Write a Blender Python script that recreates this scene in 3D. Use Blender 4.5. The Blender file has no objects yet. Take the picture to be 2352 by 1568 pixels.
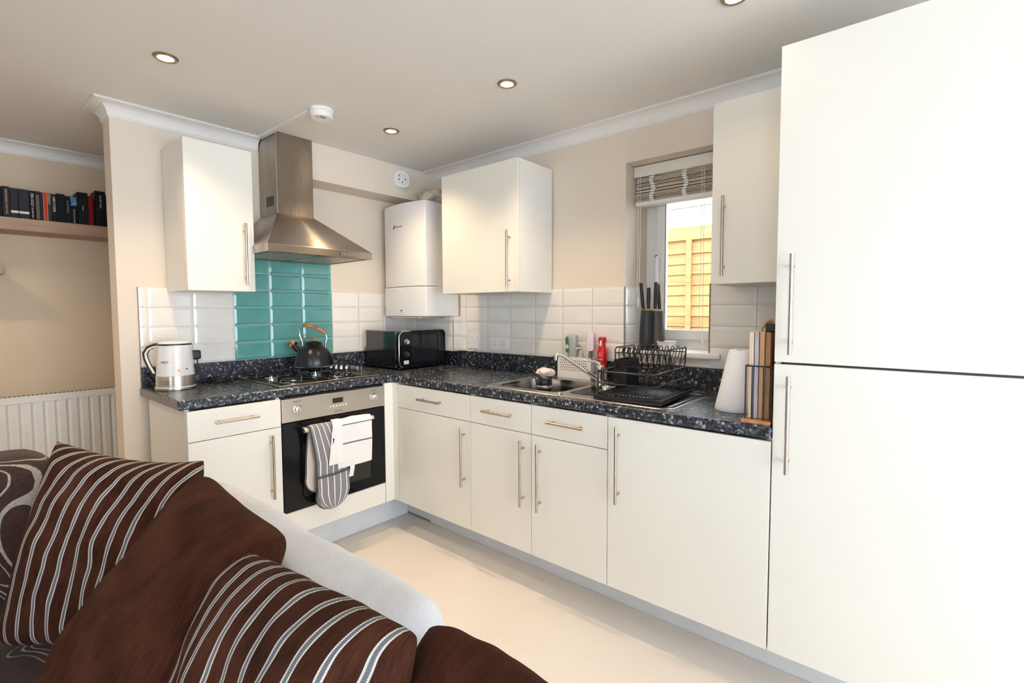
import bpy, bmesh, math, random
from mathutils import Vector, Matrix, noise
random.seed(7)
C = bpy.context.scene.collection
PI = math.pi
R_ = math.radians

# ------------------------------------------------------------------ camera
cam_d = bpy.data.cameras.new('camera'); cam = bpy.data.objects.new('camera', cam_d); C.objects.link(cam)
yaw, pitch, roll, FPX = 0.8672273, -0.0539275, -0.0042065, 1120.09
Fv = Vector((math.sin(yaw)*math.cos(pitch), math.cos(yaw)*math.cos(pitch), math.sin(pitch)))
Rv = Vector((math.cos(yaw), -math.sin(yaw), 0)); Uv = Rv.cross(Fv)
R2 = Rv*math.cos(roll)+Uv*math.sin(roll); U2 = -Rv*math.sin(roll)+Uv*math.cos(roll)
m = Matrix((R2, U2, -Fv)).transposed().to_4x4(); m.translation = Vector((-2.3522, -2.9671, 1.28965))
cam.matrix_world = m
cam_d.sensor_width = 36; cam_d.lens = FPX*36/2352
cam_d.shift_x = 1.559/2352; cam_d.shift_y = -10.645/2352
cam_d.clip_start = .02
bpy.context.scene.camera = cam

# ------------------------------------------------------------------ world, sun, daylight, exposure
sc = bpy.context.scene
sc.view_settings.view_transform = 'Standard'; sc.view_settings.look = 'None'
sc.view_settings.exposure = EXPO = 0.06; sc.view_settings.gamma = 1; sc.view_settings.use_curve_mapping = False
sc.cycles.use_denoising = True
sc.cycles.max_bounces = 5; sc.cycles.diffuse_bounces = 4; sc.cycles.glossy_bounces = 3; sc.cycles.transparent_max_bounces = 8
sc.cycles.use_adaptive_sampling = True; sc.cycles.adaptive_threshold = .12; sc.cycles.adaptive_min_samples = 16
sc.cycles.sample_clamp_indirect = 6
w = bpy.data.worlds.new('sky'); sc.world = w; w.use_nodes = True
bg = w.node_tree.nodes['Background']; bg.inputs[0].default_value = (.78, .88, 1, 1); bg.inputs[1].default_value = 6.5

def light(name, kind, loc, rot, power, color, **kw):
    d = bpy.data.lights.new(name, kind); d.energy = power; d.color = color
    for k, v in kw.items(): setattr(d, k, v)
    o = bpy.data.objects.new(name, d); C.objects.link(o); o.location = loc; o.rotation_euler = rot
    return o
light('sun', 'SUN', (0, 0, 6), (0, R_(-48), R_(8)), 2.2, (1, .93, .8), angle=R_(1))
# daylight through the big window in the left wall and through the patio door in the rear wall (just outside the panes)
light('alcove_fill_spot', 'SPOT', (-2.75, .25, 2.26), (0, 0, 0), 34, (1, .76, .50), spot_size=R_(140), spot_blend=.8, shadow_soft_size=.04)  # unseen warm fill spot, added to brighten the far wall; no fitting behind it
light('left_window_daylight', 'AREA', (-4.72, -3.5, 1.35), (0, R_(-90), 0), 3, (.78, .89, 1), shape='RECTANGLE', size=1.5, size_y=1.6)
light('rear_door_daylight', 'AREA', (-2.2, -6.02, 1.25), (R_(90), 0, 0), 76, (.88, .94, 1), shape='RECTANGLE', size=3.0, size_y=2.0)

# ------------------------------------------------------------------ materials
def new_mat(name):
    mt = bpy.data.materials.new(name); mt.use_nodes = True
    nt = mt.node_tree; return mt, nt, nt.nodes['Principled BSDF']
def N(nt, t, **kw):
    n = nt.nodes.new(t)
    for k, v in kw.items(): setattr(n, k, v)
    return n
def mix(nt, fac, a, b, mode='MIX'):
    n = N(nt, 'ShaderNodeMix', data_type='RGBA', blend_type=mode)
    for s, v in ((0, fac), (6, a), (7, b)):
        if hasattr(v, 'is_linked'): nt.links.new(v, n.inputs[s])
        else: n.inputs[s].default_value = v if s == 0 else (*v, 1)[:4]
    return n.outputs[2]
def ramp(nt, fac, stops, interp='LINEAR'):
    n = N(nt, 'ShaderNodeValToRGB'); r = n.color_ramp; r.interpolation = interp
    while len(r.elements) < len(stops): r.elements.new(.5)
    for e, (p, c) in zip(r.elements, stops): e.position = p; e.color = (*c, 1)
    nt.links.new(fac, n.inputs[0]); return n.outputs[0]
def coords(nt, kind='Object', scale=(1, 1, 1), rot=(0, 0, 0)):
    tc = N(nt, 'ShaderNodeTexCoord'); mp = N(nt, 'ShaderNodeMapping')
    mp.inputs['Scale'].default_value = scale; mp.inputs['Rotation'].default_value = rot
    nt.links.new(tc.outputs[kind], mp.inputs[0]); return mp.outputs[0]
def ntex(nt, vec, scale, detail=3, rough=.5, dist=0):
    n = N(nt, 'ShaderNodeTexNoise'); n.inputs['Scale'].default_value = scale; n.inputs['Detail'].default_value = detail
    n.inputs['Roughness'].default_value = rough; n.inputs['Distortion'].default_value = dist
    nt.links.new(vec, n.inputs['Vector']); return n.outputs['Fac']
def bump(nt, b, h, strength, dist=.01):
    n = N(nt, 'ShaderNodeBump'); n.inputs['Strength'].default_value = strength; n.inputs['Distance'].default_value = dist
    nt.links.new(h, n.inputs['Height']); nt.links.new(n.outputs[0], b.inputs['Normal'])
def mat(name, col, rough=.5, metal=0, var=.04, scale=12, bstr=0, bscale=80, coat=0, emit=None, estr=0, spec=.5):
    mt, nt, b = new_mat(name)
    v = coords(nt)
    f = ntex(nt, v, scale, 1)
    dark = tuple(c*(1-var) for c in col); lite = tuple(min(1, c*(1+var)) for c in col)
    nt.links.new(ramp(nt, f, [(.3, dark), (.7, lite)]), b.inputs['Base Color'])
    b.inputs['Roughness'].default_value = rough; b.inputs['Metallic'].default_value = metal
    b.inputs['Coat Weight'].default_value = coat; b.inputs['Specular IOR Level'].default_value = spec
    if bstr: bump(nt, b, ntex(nt, v, bscale, 1), bstr, .002)
    if emit: b.inputs['Emission Color'].default_value = (*emit, 1); b.inputs['Emission Strength'].default_value = estr
    return mt
M = {}
M['wall'] = mat('wall_paint', (.77, .68, .57), .75, var=.015, scale=2)
M['wall_far'] = mat('wall_paint_tan', (.74, .60, .44), .8, var=.02, scale=2, bstr=.15, bscale=180)
M['ceiling'] = mat('ceiling_paint', (.82, .79, .75), .85, var=.012, scale=1.5)
M['coving'] = mat('coving_paint', (.82, .80, .77), .6, var=.01)
M['white'] = mat('white_paint', (.85, .85, .83), .45, var=.01)
M['door'] = mat('cream_gloss_door', (.82, .80, .73), .30, var=.008, scale=3, coat=.08)
M['carcass'] = mat('white_melamine', (.82, .80, .75), .4, var=.01)
M['plinth'] = mat('grey_white_plinth', (.70, .72, .74), .35, var=.02)
M['tile_w'] = mat('white_glazed_tile', (.86, .825, .77), .12, var=.015, scale=6, coat=.4)
M['tile_t'] = mat('teal_glazed_tile', (.13, .39, .36), .12, var=.08, scale=9, coat=.4)
M['grout'] = mat('pale_grout', (.80, .77, .72), .8)
M['trim_dark'] = mat('tile_edge_trim', (.30, .23, .18), .5)
M['black'] = mat('black_plastic', (.012, .012, .014), .35)
M['black_gloss'] = mat('black_glass', (.005, .006, .009), .05, spec=.3)
M['black_satin'] = mat('black_satin_enamel', (.010, .011, .015), .28, var=.1)
M['chrome'] = mat('chrome', (.80, .79, .77), .08, 1)
M['nickel'] = mat('brushed_nickel', (.52, .47, .41), .32, 1, var=.06, scale=30)
M['brass'] = mat('antique_nickel_ring', (.42, .34, .26), .3, 1)
M['plastic_w'] = mat('white_plastic', (.86, .85, .84), .3, var=.01)
M['grey_dk'] = mat('dark_grey_plastic', (.05, .055, .065), .4)
M['block'] = mat('near_black_blue_plastic', (.022, .026, .034), .4)
M['wing'] = mat('charcoal_plastic', (.065, .068, .064), .5)
M['grey_md'] = mat('mid_grey_plastic', (.13, .135, .14), .5)
M['red'] = mat('red_plastic', (.62, .01, .01), .25)
M['pink'] = mat('hot_pink_plastic', (.75, .04, .22), .4)
M['pink_lt'] = mat('pale_pink_foam', (.85, .65, .68), .7, bstr=.3, bscale=300)
M['sponge_w'] = mat('pale_pink_scourer', (.82, .72, .75), .7, bstr=.2, bscale=300)
M['green'] = mat('green_liquid', (.02, .22, .08), .2)
M['clear'] = mat('clear_plastic_grey', (.42, .47, .44), .15)
M['cork'] = mat('cork_brown', (.50, .22, .09), .55, var=.35, scale=40, bstr=.3)
M['wood_base'] = mat('acacia_wood', (.42, .19, .08), .5, var=.3, scale=25)
M['lamp'] = mat('lit_lamp_lens', (1, .9, .7), .4, emit=(1, .80, .52), estr=14)
M['led_w'] = mat('amber_dot', (.9, .5, .05), .4)
M['paper'] = mat('kitchen_paper', (.87, .88, .90), .9, bstr=.4, bscale=90)
M['cloth_p'] = mat('pinkish_cloth', (.72, .62, .60), .95, bstr=.6, bscale=250)
M['plush'] = None

def steel_mat(name, col, rough, axis, var=.05):
    mt, nt, b = new_mat(name)
    s = [700]*3; s['xyz'.index(axis)] = 6
    f = ntex(nt, coords(nt, scale=s), 1, 2)
    nt.links.new(ramp(nt, f, [(.3, tuple(c*(1-var) for c in col)), (.7, col)]), b.inputs['Base Color'])
    b.inputs['Metallic'].default_value = 1
    nt.links.new(ramp(nt, f, [(.2, (rough*.8,)*3), (.8, (rough*1.2,)*3)]), b.inputs['Roughness'])
    b.inputs['Anisotropic'].default_value = .85; b.inputs['Anisotropic Rotation'].default_value = .25
    tg = N(nt, 'ShaderNodeTangent', direction_type='RADIAL', axis='Z'); nt.links.new(tg.outputs[0], b.inputs['Tangent'])
    bump(nt, b, f, .015, .0005)
    return mt
M['steel'] = steel_mat('brushed_steel', (.47, .42, .37), .30, 'x')
M['steel_v'] = steel_mat('brushed_steel_upright', (.40, .35, .30), .30, 'z')
M['steel_p'] = steel_mat('oven_panel_steel', (.66, .62, .57), .34, 'x', .05)
M['sink'] = mat('sink_steel', (.50, .48, .46), .20, 1, var=.03, scale=40)

def worktop_mat():
    mt, nt, b = new_mat('speckled_dark_laminate')
    v = coords(nt)
    d = N(nt, 'ShaderNodeTexNoise'); d.inputs['Scale'].default_value = 90; nt.links.new(v, d.inputs['Vector'])
    va = N(nt, 'ShaderNodeVectorMath', operation='MULTIPLY_ADD'); nt.links.new(d.outputs['Color'], va.inputs[0])
    va.inputs[1].default_value = (.008,)*3; nt.links.new(v, va.inputs[2])
    cols = []
    for sc_, seed in ((120, 0), (260, 3.7)):
        vo = N(nt, 'ShaderNodeTexVoronoi'); vo.inputs['Scale'].default_value = sc_
        ad = N(nt, 'ShaderNodeVectorMath', operation='ADD'); ad.inputs[1].default_value = (seed,)*3
        nt.links.new(va.outputs[0], ad.inputs[0]); nt.links.new(ad.outputs[0], vo.inputs['Vector'])
        sp = N(nt, 'ShaderNodeSeparateColor'); nt.links.new(vo.outputs['Color'], sp.inputs[0]); cols.append(sp.outputs[0])
    a = ramp(nt, cols[0], [(0, (.005, .006, .010)), (.42, (.018, .023, .036)), (.62, (.070, .084, .115)), (.78, (.008, .010, .016)), (.87, (.22, .25, .30)), (.95, (.50, .52, .54))], 'CONSTANT')
    c2 = ramp(nt, cols[1], [(0, (.012, .014, .02)), (.5, (.05, .058, .075)), (.8, (.13, .135, .15))], 'CONSTANT')
    nt.links.new(mix(nt, .35, a, c2), b.inputs['Base Color'])
    b.inputs['Roughness'].default_value = .27; b.inputs['IOR'].default_value = 1.5
    bump(nt, b, cols[0], .03, .0005)
    return mt
M['worktop'] = worktop_mat()

def floor_mat():
    mt, nt, b = new_mat('beige_vinyl')
    v = coords(nt)
    f = ntex(nt, v, 160, 4, .7); g = ntex(nt, v, 2.2, 3)
    a = ramp(nt, f, [(.3, (.74, .68, .60)), (.5, (.79, .73, .66)), (.75, (.83, .78, .72))])
    nt.links.new(mix(nt, .12, a, ramp(nt, g, [(.35, (.6, .5, .42)), (.65, (.85, .8, .75))])), b.inputs['Base Color'])
    b.inputs['Roughness'].default_value = .42
    bump(nt, b, f, .08, .001)
    return mt
M['floor'] = floor_mat()

def wood_mat(name, dark, lite, axis='x', scale=9, rough=.5):
    mt, nt, b = new_mat(name)
    s = [1, 1, 1]; s['xyz'.index(axis)] = .08
    v = coords(nt, scale=s)
    f = ntex(nt, v, scale*6, 4, .6, .6); g = ntex(nt, v, scale, 2, .5, 1.5)
    a = ramp(nt, f, [(.3, dark), (.7, lite)])
    nt.links.new(mix(nt, .4, a, ramp(nt, g, [(.35, dark), (.65, lite)])), b.inputs['Base Color'])
    b.inputs['Roughness'].default_value = rough; bump(nt, b, f, .12, .001)
    return mt
M['shelf'] = wood_mat('oak_effect_shelf', (.36, .22, .14), (.50, .33, .22), 'x')
M['fence'] = wood_mat('yellow_fence_timber', (.31, .175, .062), (.48, .30, .13), 'y', 4, .8)
M['board1'] = wood_mat('pale_birch', (.66, .50, .36), (.82, .66, .50), 'z')
M['board2'] = mat('lavender_grey_board', (.46, .42, .50), .6, var=.08, scale=30)
M['board3'] = wood_mat('oak_board', (.44, .23, .09), (.70, .42, .20), 'z')
M['board4'] = wood_mat('walnut_board', (.22, .10, .045), (.46, .23, .11), 'z')

def pile_mat(name, dark, lite, dirn=(1, .12, 1), sheen=.4):
    """chenille: streaky pile in UV space"""
    mt, nt, b = new_mat(name)
    v = coords(nt, 'UV', scale=(dirn[0]*150, dirn[1]*90, 1), rot=(0, 0, .25))
    f = ntex(nt, v, 1, 5, .65, .4); g = ntex(nt, coords(nt, 'UV', scale=(3, 3, 1)), 1.4, 4, .6, .8)
    a = ramp(nt, f, [(.32, dark), (.72, lite)])
    nt.links.new(mix(nt, .45, a, ramp(nt, g, [(.35, dark), (.7, lite)])), b.inputs['Base Color'])
    b.inputs['Roughness'].default_value = .85; b.inputs['Specular IOR Level'].default_value = .08; b.inputs['Sheen Weight'].default_value = .05
    b.inputs['Sheen Tint'].default_value = (.75, .45, .3, 1); b.inputs['Sheen Roughness'].default_value = .4
    bump(nt, b, f, .6, .005)
    return mt, nt, b
BR_D, BR_L = (.014, .0048, .003), (.108, .036, .020)
M['brown'] = pile_mat('brown_chenille', BR_D, BR_L)[0]
def striped_mat(n=11, lean=0.0, bend=0.0):
    mt, nt, b = pile_mat('striped_brown_chenille', BR_D, BR_L)
    base = b.inputs['Base Color'].links[0].from_socket
    tc = N(nt, 'ShaderNodeTexCoord'); sx = N(nt, 'ShaderNodeSeparateXYZ'); nt.links.new(tc.outputs['UV'], sx.inputs[0])
    nz = ntex(nt, coords(nt, 'UV', scale=(1, 1, 1)), 3.2, 2)
    w1 = N(nt, 'ShaderNodeMath', operation='MULTIPLY_ADD'); nt.links.new(nz, w1.inputs[0]); w1.inputs[1].default_value = .075; nt.links.new(sx.outputs[0], w1.inputs[2])
    w2 = N(nt, 'ShaderNodeMath', operation='MULTIPLY_ADD'); nt.links.new(sx.outputs[1], w2.inputs[0]); w2.inputs[1].default_value = lean; nt.links.new(w1.outputs[0], w2.inputs[2])
    pw = N(nt, 'ShaderNodeMath', operation='POWER'); nt.links.new(sx.outputs[1], pw.inputs[0]); pw.inputs[1].default_value = 7
    w3 = N(nt, 'ShaderNodeMath', operation='MULTIPLY_ADD'); nt.links.new(pw.outputs[0], w3.inputs[0]); w3.inputs[1].default_value = bend; nt.links.new(w2.outputs[0], w3.inputs[2])
    mu = N(nt, 'ShaderNodeMath', operation='MULTIPLY'); nt.links.new(w3.outputs[0], mu.inputs[0]); mu.inputs[1].default_value = n
    fr = N(nt, 'ShaderNodeMath', operation='FRACT'); nt.links.new(mu.outputs[0], fr.inputs[0])
    K, W_ = (0, 0, 0), (1, 1, 1)
    mask = ramp(nt, fr.outputs[0], [(0, K), (.60, W_), (.86, K)], 'CONSTANT')
    col = ramp(nt, fr.outputs[0], [(0, (.7, .68, .64)), (.60, (.72, .70, .66)), (.665, (.18, .19, .21)), (.795, (.72, .70, .66)), (.86, (.5, .5, .5))], 'CONSTANT')
    wv = N(nt, 'ShaderNodeMath', operation='MULTIPLY'); nt.links.new(sx.outputs[1], wv.inputs[0]); wv.inputs[1].default_value = 1150
    sn = N(nt, 'ShaderNodeMath', operation='SINE'); nt.links.new(wv.outputs[0], sn.inputs[0])
    tw = ramp(nt, sn.outputs[0], [(0, (.72, .70, .66)), (.6, (1, 1, 1))])
    nt.links.new(mix(nt, mask, base, mix(nt, 1, col, tw, 'MULTIPLY')), b.inputs['Base Color'])
    ml = N(nt, 'ShaderNodeMath', operation='MULTIPLY'); nt.links.new(mask, ml.inputs[0]); ml.inputs[1].default_value = 1
    bn = [x for x in nt.nodes if x.type == 'BUMP'][0]
    b2 = N(nt, 'ShaderNodeBump'); b2.inputs['Strength'].default_value = .5; b2.inputs['Distance'].default_value = .003
    nt.links.new(mask, b2.inputs['Height']); nt.links.new(bn.outputs[0], b2.inputs['Normal']); nt.links.new(b2.outputs[0], b.inputs['Normal'])
    return mt
M['striped'] = striped_mat(11, -.02, -.20); M['striped2'] = striped_mat(11, .14, -.05)
def swirl_mat():
    mt, nt, b = new_mat('swirl_patterned_chenille')
    v = coords(nt)
    f = ntex(nt, v, 3.6, 0, .5, 1.3); g = ntex(nt, v, 160, 3, .6)
    base = ramp(nt, g, [(.3, (.016, .007, .005)), (.7, (.060, .022, .013))])
    K, W_ = (0, 0, 0), (1, 1, 1)
    mask = ramp(nt, f, [(0, K), (.455, W_), (.468, K), (.502, W_), (.522, K), (.575, W_), (.588, K)], 'CONSTANT')
    beige = ramp(nt, g, [(.3, (.26, .23, .19)), (.7, (.42, .38, .32))])
    nt.links.new(mix(nt, mask, base, beige), b.inputs['Base Color'])
    b.inputs['Roughness'].default_value = .9; b.inputs['Sheen Weight'].default_value = .1
    bump(nt, b, g, .4, .003); return mt
M['swirl'] = swirl_mat()
def plush_mat():
    mt, nt, b = new_mat('pale_grey_plush')
    v = coords(nt); f = ntex(nt, v, 220, 5, .7); g = ntex(nt, v, 9, 3, .6, 1)
    a = ramp(nt, f, [(.3, (.60, .61, .64)), (.7, (.76, .77, .80))])
    nt.links.new(mix(nt, .3, a, ramp(nt, g, [(.35, (.58, .59, .62)), (.7, (.80, .80, .82))])), b.inputs['Base Color'])
    b.inputs['Roughness'].default_value = .95; b.inputs['Sheen Weight'].default_value = .5; bump(nt, b, f, .5, .004); return mt
M['plush'] = plush_mat()
def stripe_cloth(name, a, s, n, width, axis=0, bs=.3):
    mt, nt, b = new_mat(name)
    tc = N(nt, 'ShaderNodeTexCoord'); sx = N(nt, 'ShaderNodeSeparateXYZ'); nt.links.new(tc.outputs['UV'], sx.inputs[0])
    mu = N(nt, 'ShaderNodeMath', operation='MULTIPLY'); nt.links.new(sx.outputs[axis], mu.inputs[0]); mu.inputs[1].default_value = n
    fr = N(nt, 'ShaderNodeMath', operation='FRACT'); nt.links.new(mu.outputs[0], fr.inputs[0])
    g = ntex(nt, coords(nt), 350, 3, .7)
    base = ramp(nt, g, [(.35, tuple(c*.9 for c in a)), (.65, tuple(min(1, c*1.06) for c in a))])
    mask = ramp(nt, fr.outputs[0], [(0, (0, 0, 0)), (.5-width/2, (1, 1, 1)), (.5+width/2, (0, 0, 0))], 'CONSTANT')
    nt.links.new(mix(nt, mask, base, s), b.inputs['Base Color'])
    b.inputs['Roughness'].default_value = .9; bump(nt, b, g, bs, .002); return mt
M['mitt'] = stripe_cloth('grey_ticking', (.25, .24, .25), (.86, .85, .84), 5, .15)
M['towel'] = stripe_cloth('white_towel_grey_bands', (.86, .83, .82), (.16, .14, .15), 2.6, .055, 1, .12)
_r = [n for n in M['towel'].node_tree.nodes if n.type == 'VALTORGB'][-1].color_ramp
_m = [n for n in M['towel'].node_tree.nodes if n.type == 'MATH']
_m[0].inputs[1].default_value = 2.0
while len(_r.elements) < 5: _r.elements.new(.9)
for e_, (p_, c_) in zip(_r.elements, ((0, 0), (.438, 1), (.452, 0), (.636, 1), (.650, 0))): e_.position = p_; e_.color = (c_, c_, c_, 1)
M['binding'] = mat('charcoal_binding', (.09, .085, .09), .9)
M['quilt'] = mat('cream_quilted_lining', (.70, .63, .57), .9, bstr=.8, bscale=60)
def glass_mat(name, tint=(1, 1, 1), refl=.08):
    mt = bpy.data.materials.new(name); mt.use_nodes = True; nt = mt.node_tree; nt.nodes.clear()
    o = N(nt, 'ShaderNodeOutputMaterial'); t = N(nt, 'ShaderNodeBsdfTransparent'); g = N(nt, 'ShaderNodeBsdfGlossy'); mx = N(nt, 'ShaderNodeMixShader')
    t.inputs[0].default_value = (*tint, 1); g.inputs['Roughness'].default_value = .02
    fr = N(nt, 'ShaderNodeFresnel'); fr.inputs[0].default_value = 1.3
    nt.links.new(fr.outputs[0], mx.inputs[0]); nt.links.new(t.outputs[0], mx.inputs[1]); nt.links.new(g.outputs[0], mx.inputs[2]); nt.links.new(mx.outputs[0], o.inputs[0])
    return mt
M['glass'] = glass_mat('window_glass')
mt, nt, b = new_mat('smoky_clear_jug'); b.inputs['Emission Strength'].default_value = 0; b.inputs['Base Color'].default_value = (.80, .80, .82, 1); b.inputs['Roughness'].default_value = .12
b.inputs['Transmission Weight'].default_value = .12; b.inputs['IOR'].default_value = 1.3
nt.links.new(ramp(nt, ntex(nt, coords(nt, scale=(30, 30, 2)), 1, 2), [(.3, (.74, .74, .77)), (.7, (.92, .92, .93))]), b.inputs['Base Color'])
M['jug'] = mt

# ------------------------------------------------------------------ mesh helpers
def link(name, me, m, parent=None, smooth=None, bevel=0, seg=2, loc=None, rot=None):
    if m is not None:
        me.materials.append(M[m] if isinstance(m, str) else m)
    if smooth is not None:
        me.shade_smooth(); me.set_sharp_from_angle(angle=R_(smooth))
    o = bpy.data.objects.new(name, me); C.objects.link(o)
    if parent is not None: o.parent = parent
    if loc: o.location = loc
    if rot: o.rotation_euler = rot
    if bevel:
        bv = o.modifiers.new('bevel', 'BEVEL'); bv.width = bevel; bv.segments = seg; bv.limit_method = 'ANGLE'; bv.angle_limit = R_(40)
        bv.harden_normals = False
    return o
def tag(o, label, cat, group=None, kind=None):
    o['label'] = label; o['category'] = cat
    if group: o['group'] = group
    if kind: o['kind'] = kind
    return o
def thing(name, label, cat, loc=(0, 0, 0), rz=0, group=None):
    o = bpy.data.objects.new(name, None); C.objects.link(o); o.location = loc; o.rotation_euler = (0, 0, rz)
    o.empty_display_size = .05
    return tag(o, label, cat, group)
class MB:
    def __init__(s): s.v = []; s.f = []; s.uv = []
    def add(s, vs, fs):
        b = len(s.v); s.v += [tuple(v) for v in vs]; s.f += [tuple(b+i for i in f) for f in fs]; return s
    def box(s, x0, x1, y0, y1, z0, z1):
        x0, x1 = sorted((x0, x1)); y0, y1 = sorted((y0, y1)); z0, z1 = sorted((z0, z1))
        return s.add([(x, y, z) for z in (z0, z1) for y in (y0, y1) for x in (x0, x1)],
                     [(0, 2, 3, 1), (4, 5, 7, 6), (0, 1, 5, 4), (2, 6, 7, 3), (0, 4, 6, 2), (1, 3, 7, 5)])
    def tube(s, pts, r, n=8, closed=False, caps=True):
        pts = [Vector(p) for p in pts]; k = len(pts); rings = []
        rr = r if isinstance(r, (list, tuple)) else [r]*k
        prev = None
        for i, p in enumerate(pts):
            if closed: t = (pts[(i+1) % k]-pts[i-1])
            else: t = (pts[min(i+1, k-1)]-pts[max(i-1, 0)])
            t.normalize()
            if prev is None:
                a = t.orthogonal().normalized()
            else:
                a = prev-t*prev.dot(t)
                a = a.normalized() if a.length > 1e-6 else t.orthogonal().normalized()
            prev = a; bb = t.cross(a)
            rings.append([p+(a*math.cos(2*PI*j/n)+bb*math.sin(2*PI*j/n))*rr[i] for j in range(n)])
        vs = [v for rg in rings for v in rg]; fs = []
        for i in range(k if closed else k-1):
            i2 = (i+1) % k
            for j in range(n): fs.append((i*n+j, i*n+(j+1) % n, i2*n+(j+1) % n, i2*n+j))
        if caps and not closed:
            fs.append(tuple(range(n-1, -1, -1))); fs.append(tuple((k-1)*n+j for j in range(n)))
        return s.add(vs, fs)
    def cyl(s, a, b, r, n=16): return s.tube([a, b], r, n)
    def lathe(s, prof, c=(0, 0, 0), n=32, axis='z', sx=1, sy=1):
        """prof: list of (r, h)"""
        vs = []; fs = []; k = len(prof)
        for r, h in prof:
            for j in range(n):
                a = 2*PI*j/n; u, v = r*math.cos(a)*sx, r*math.sin(a)*sy
                p = {'z': (u, v, h), 'x': (h, u, v), 'y': (v, h, u)}[axis]
                vs.append((c[0]+p[0], c[1]+p[1], c[2]+p[2]))
        for i in range(k-1):
            for j in range(n): fs.append((i*n+j, i*n+(j+1) % n, (i+1)*n+(j+1) % n, (i+1)*n+j))
        if prof[0][0] > 1e-6: fs.append(tuple(range(n-1, -1, -1)))
        if prof[-1][0] > 1e-6: fs.append(tuple((k-1)*n+j for j in range(n)))
        return s.add(vs, fs)
    def prism(s, poly, ax, a, b):
        """extrude 2D poly along axis ax from a to b; poly in the other two axes (in xyz order)"""
        def P(u, v, t):
            return {'x': (t, u, v), 'y': (u, t, v), 'z': (u, v, t)}[ax]
        n = len(poly); vs = [P(u, v, a) for u, v in poly]+[P(u, v, b) for u, v in poly]
        fs = [tuple(range(n)), tuple(range(2*n-1, n-1, -1))]+[(i, n+i, n+(i+1) % n, (i+1) % n) for i in range(n)]
        return s.add(vs, fs)
    def grid(s, fn, nu, nv, closeu=False):
        b = len(s.v); nu1 = nu if closeu else nu+1
        for j in range(nv+1):
            for i in range(nu1): s.v.append(tuple(fn(i/nu, j/nv)))
        for j in range(nv):
            for i in range(nu):
                i2 = (i+1) % nu1 if closeu else i+1
                s.f.append((b+j*nu1+i, b+j*nu1+i2, b+(j+1)*nu1+i2, b+(j+1)*nu1+i))
        return s
    def me(s, name='mesh', uvf=None, fix=True):
        me = bpy.data.meshes.new(name); me.from_pydata(s.v, [], s.f)
        if fix:
            bm = bmesh.new(); bm.from_mesh(me); bmesh.ops.recalc_face_normals(bm, faces=bm.faces); bm.to_mesh(me); bm.free()
        if uvf:
            uv = me.uv_layers.new(name='UVMap')
            for l in me.loops: uv.data[l.index].uv = uvf(l.vertex_index, me.vertices[l.vertex_index].co)
        me.update(); return me
    def build(s, name, m, parent=None, smooth=None, bevel=0, seg=2, uvf=None, loc=None, rot=None, fix=True):
        return link(name, s.me(name, uvf, fix), m, parent, smooth, bevel, seg, loc, rot)
def cellprism(us, vs, inside, ax, a, b):
    """plate with holes: cells of the grid us x vs that are inside, extruded along ax"""
    mb = MB(); idx = {}
    def P(u, v, t): return {'x': (t, u, v), 'y': (u, t, v), 'z': (u, v, t)}[ax]
    def vid(i, j, k):
        if (i, j, k) not in idx: idx[(i, j, k)] = len(mb.v); mb.v.append(P(us[i], vs[j], (a, b)[k]))
        return idx[(i, j, k)]
    nu, nv = len(us)-1, len(vs)-1
    ok = [[inside((us[i]+us[i+1])/2, (vs[j]+vs[j+1])/2) for j in range(nv)] for i in range(nu)]
    for i in range(nu):
        for j in range(nv):
            if not ok[i][j]: continue
            for k in (0, 1): mb.f.append((vid(i, j, k), vid(i+1, j, k), vid(i+1, j+1, k), vid(i, j+1, k)))
            for di, dj, e in ((-1, 0, ((i, j), (i, j+1))), (1, 0, ((i+1, j), (i+1, j+1))), (0, -1, ((i, j), (i+1, j))), (0, 1, ((i, j+1), (i+1, j+1)))):
                I, J = i+di, j+dj
                if 0 <= I < nu and 0 <= J < nv and ok[I][J]: continue
                (p, q), (r, t) = e
                mb.f.append((vid(p, q, 0), vid(r, t, 0), vid(r, t, 1), vid(p, q, 1)))
    return mb
def arc(c, r, a0, a1, n, plane='xz'):
    out = []
    for i in range(n+1):
        a = a0+(a1-a0)*i/n; u, v = r*math.cos(a), r*math.sin(a)
        out.append({'xz': (c[0]+u, c[1], c[2]+v), 'yz': (c[0], c[1]+u, c[2]+v), 'xy': (c[0]+u, c[1]+v, c[2])}[plane])
    return out
def rrect(x0, x1, y0, y1, r, n=5):
    pts = []
    for cx, cy, a in ((x1-r, y1-r, 0), (x0+r, y1-r, 90), (x0+r, y0+r, 180), (x1-r, y0+r, 270)):
        for i in range(n+1):
            t = R_(a+90*i/n); pts.append((cx+r*math.cos(t), cy+r*math.sin(t)))
    return pts
def text(s, size, loc, rot, m, parent, name='lettering', ext=.0003, sx=1, align='CENTER', shear=0, off=0):
    d = bpy.data.curves.new(name, 'FONT'); d.body = s; d.size = size; d.extrude = ext; d.align_x = align; d.align_y = 'CENTER'; d.shear = shear; d.offset = off
    d.resolution_u = 2
    d.materials.append(M[m]); o = bpy.data.objects.new(name, d); C.objects.link(o); o.parent = parent; o.location = loc; o.rotation_euler = rot
    me = bpy.data.meshes.new_from_object(o); bpy.data.objects.remove(o)
    o = bpy.data.objects.new(name, me); C.objects.link(o); o.parent = parent; o.location = loc; o.rotation_euler = rot
    o.scale = (sx, 1, 1); return o
FACE_Y = (R_(90), 0, 0)             # lettering that faces -y
FACE_X = (R_(90), 0, R_(-90))       # lettering that faces -x
def struct(o): o['kind'] = 'structure'; return o

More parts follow.
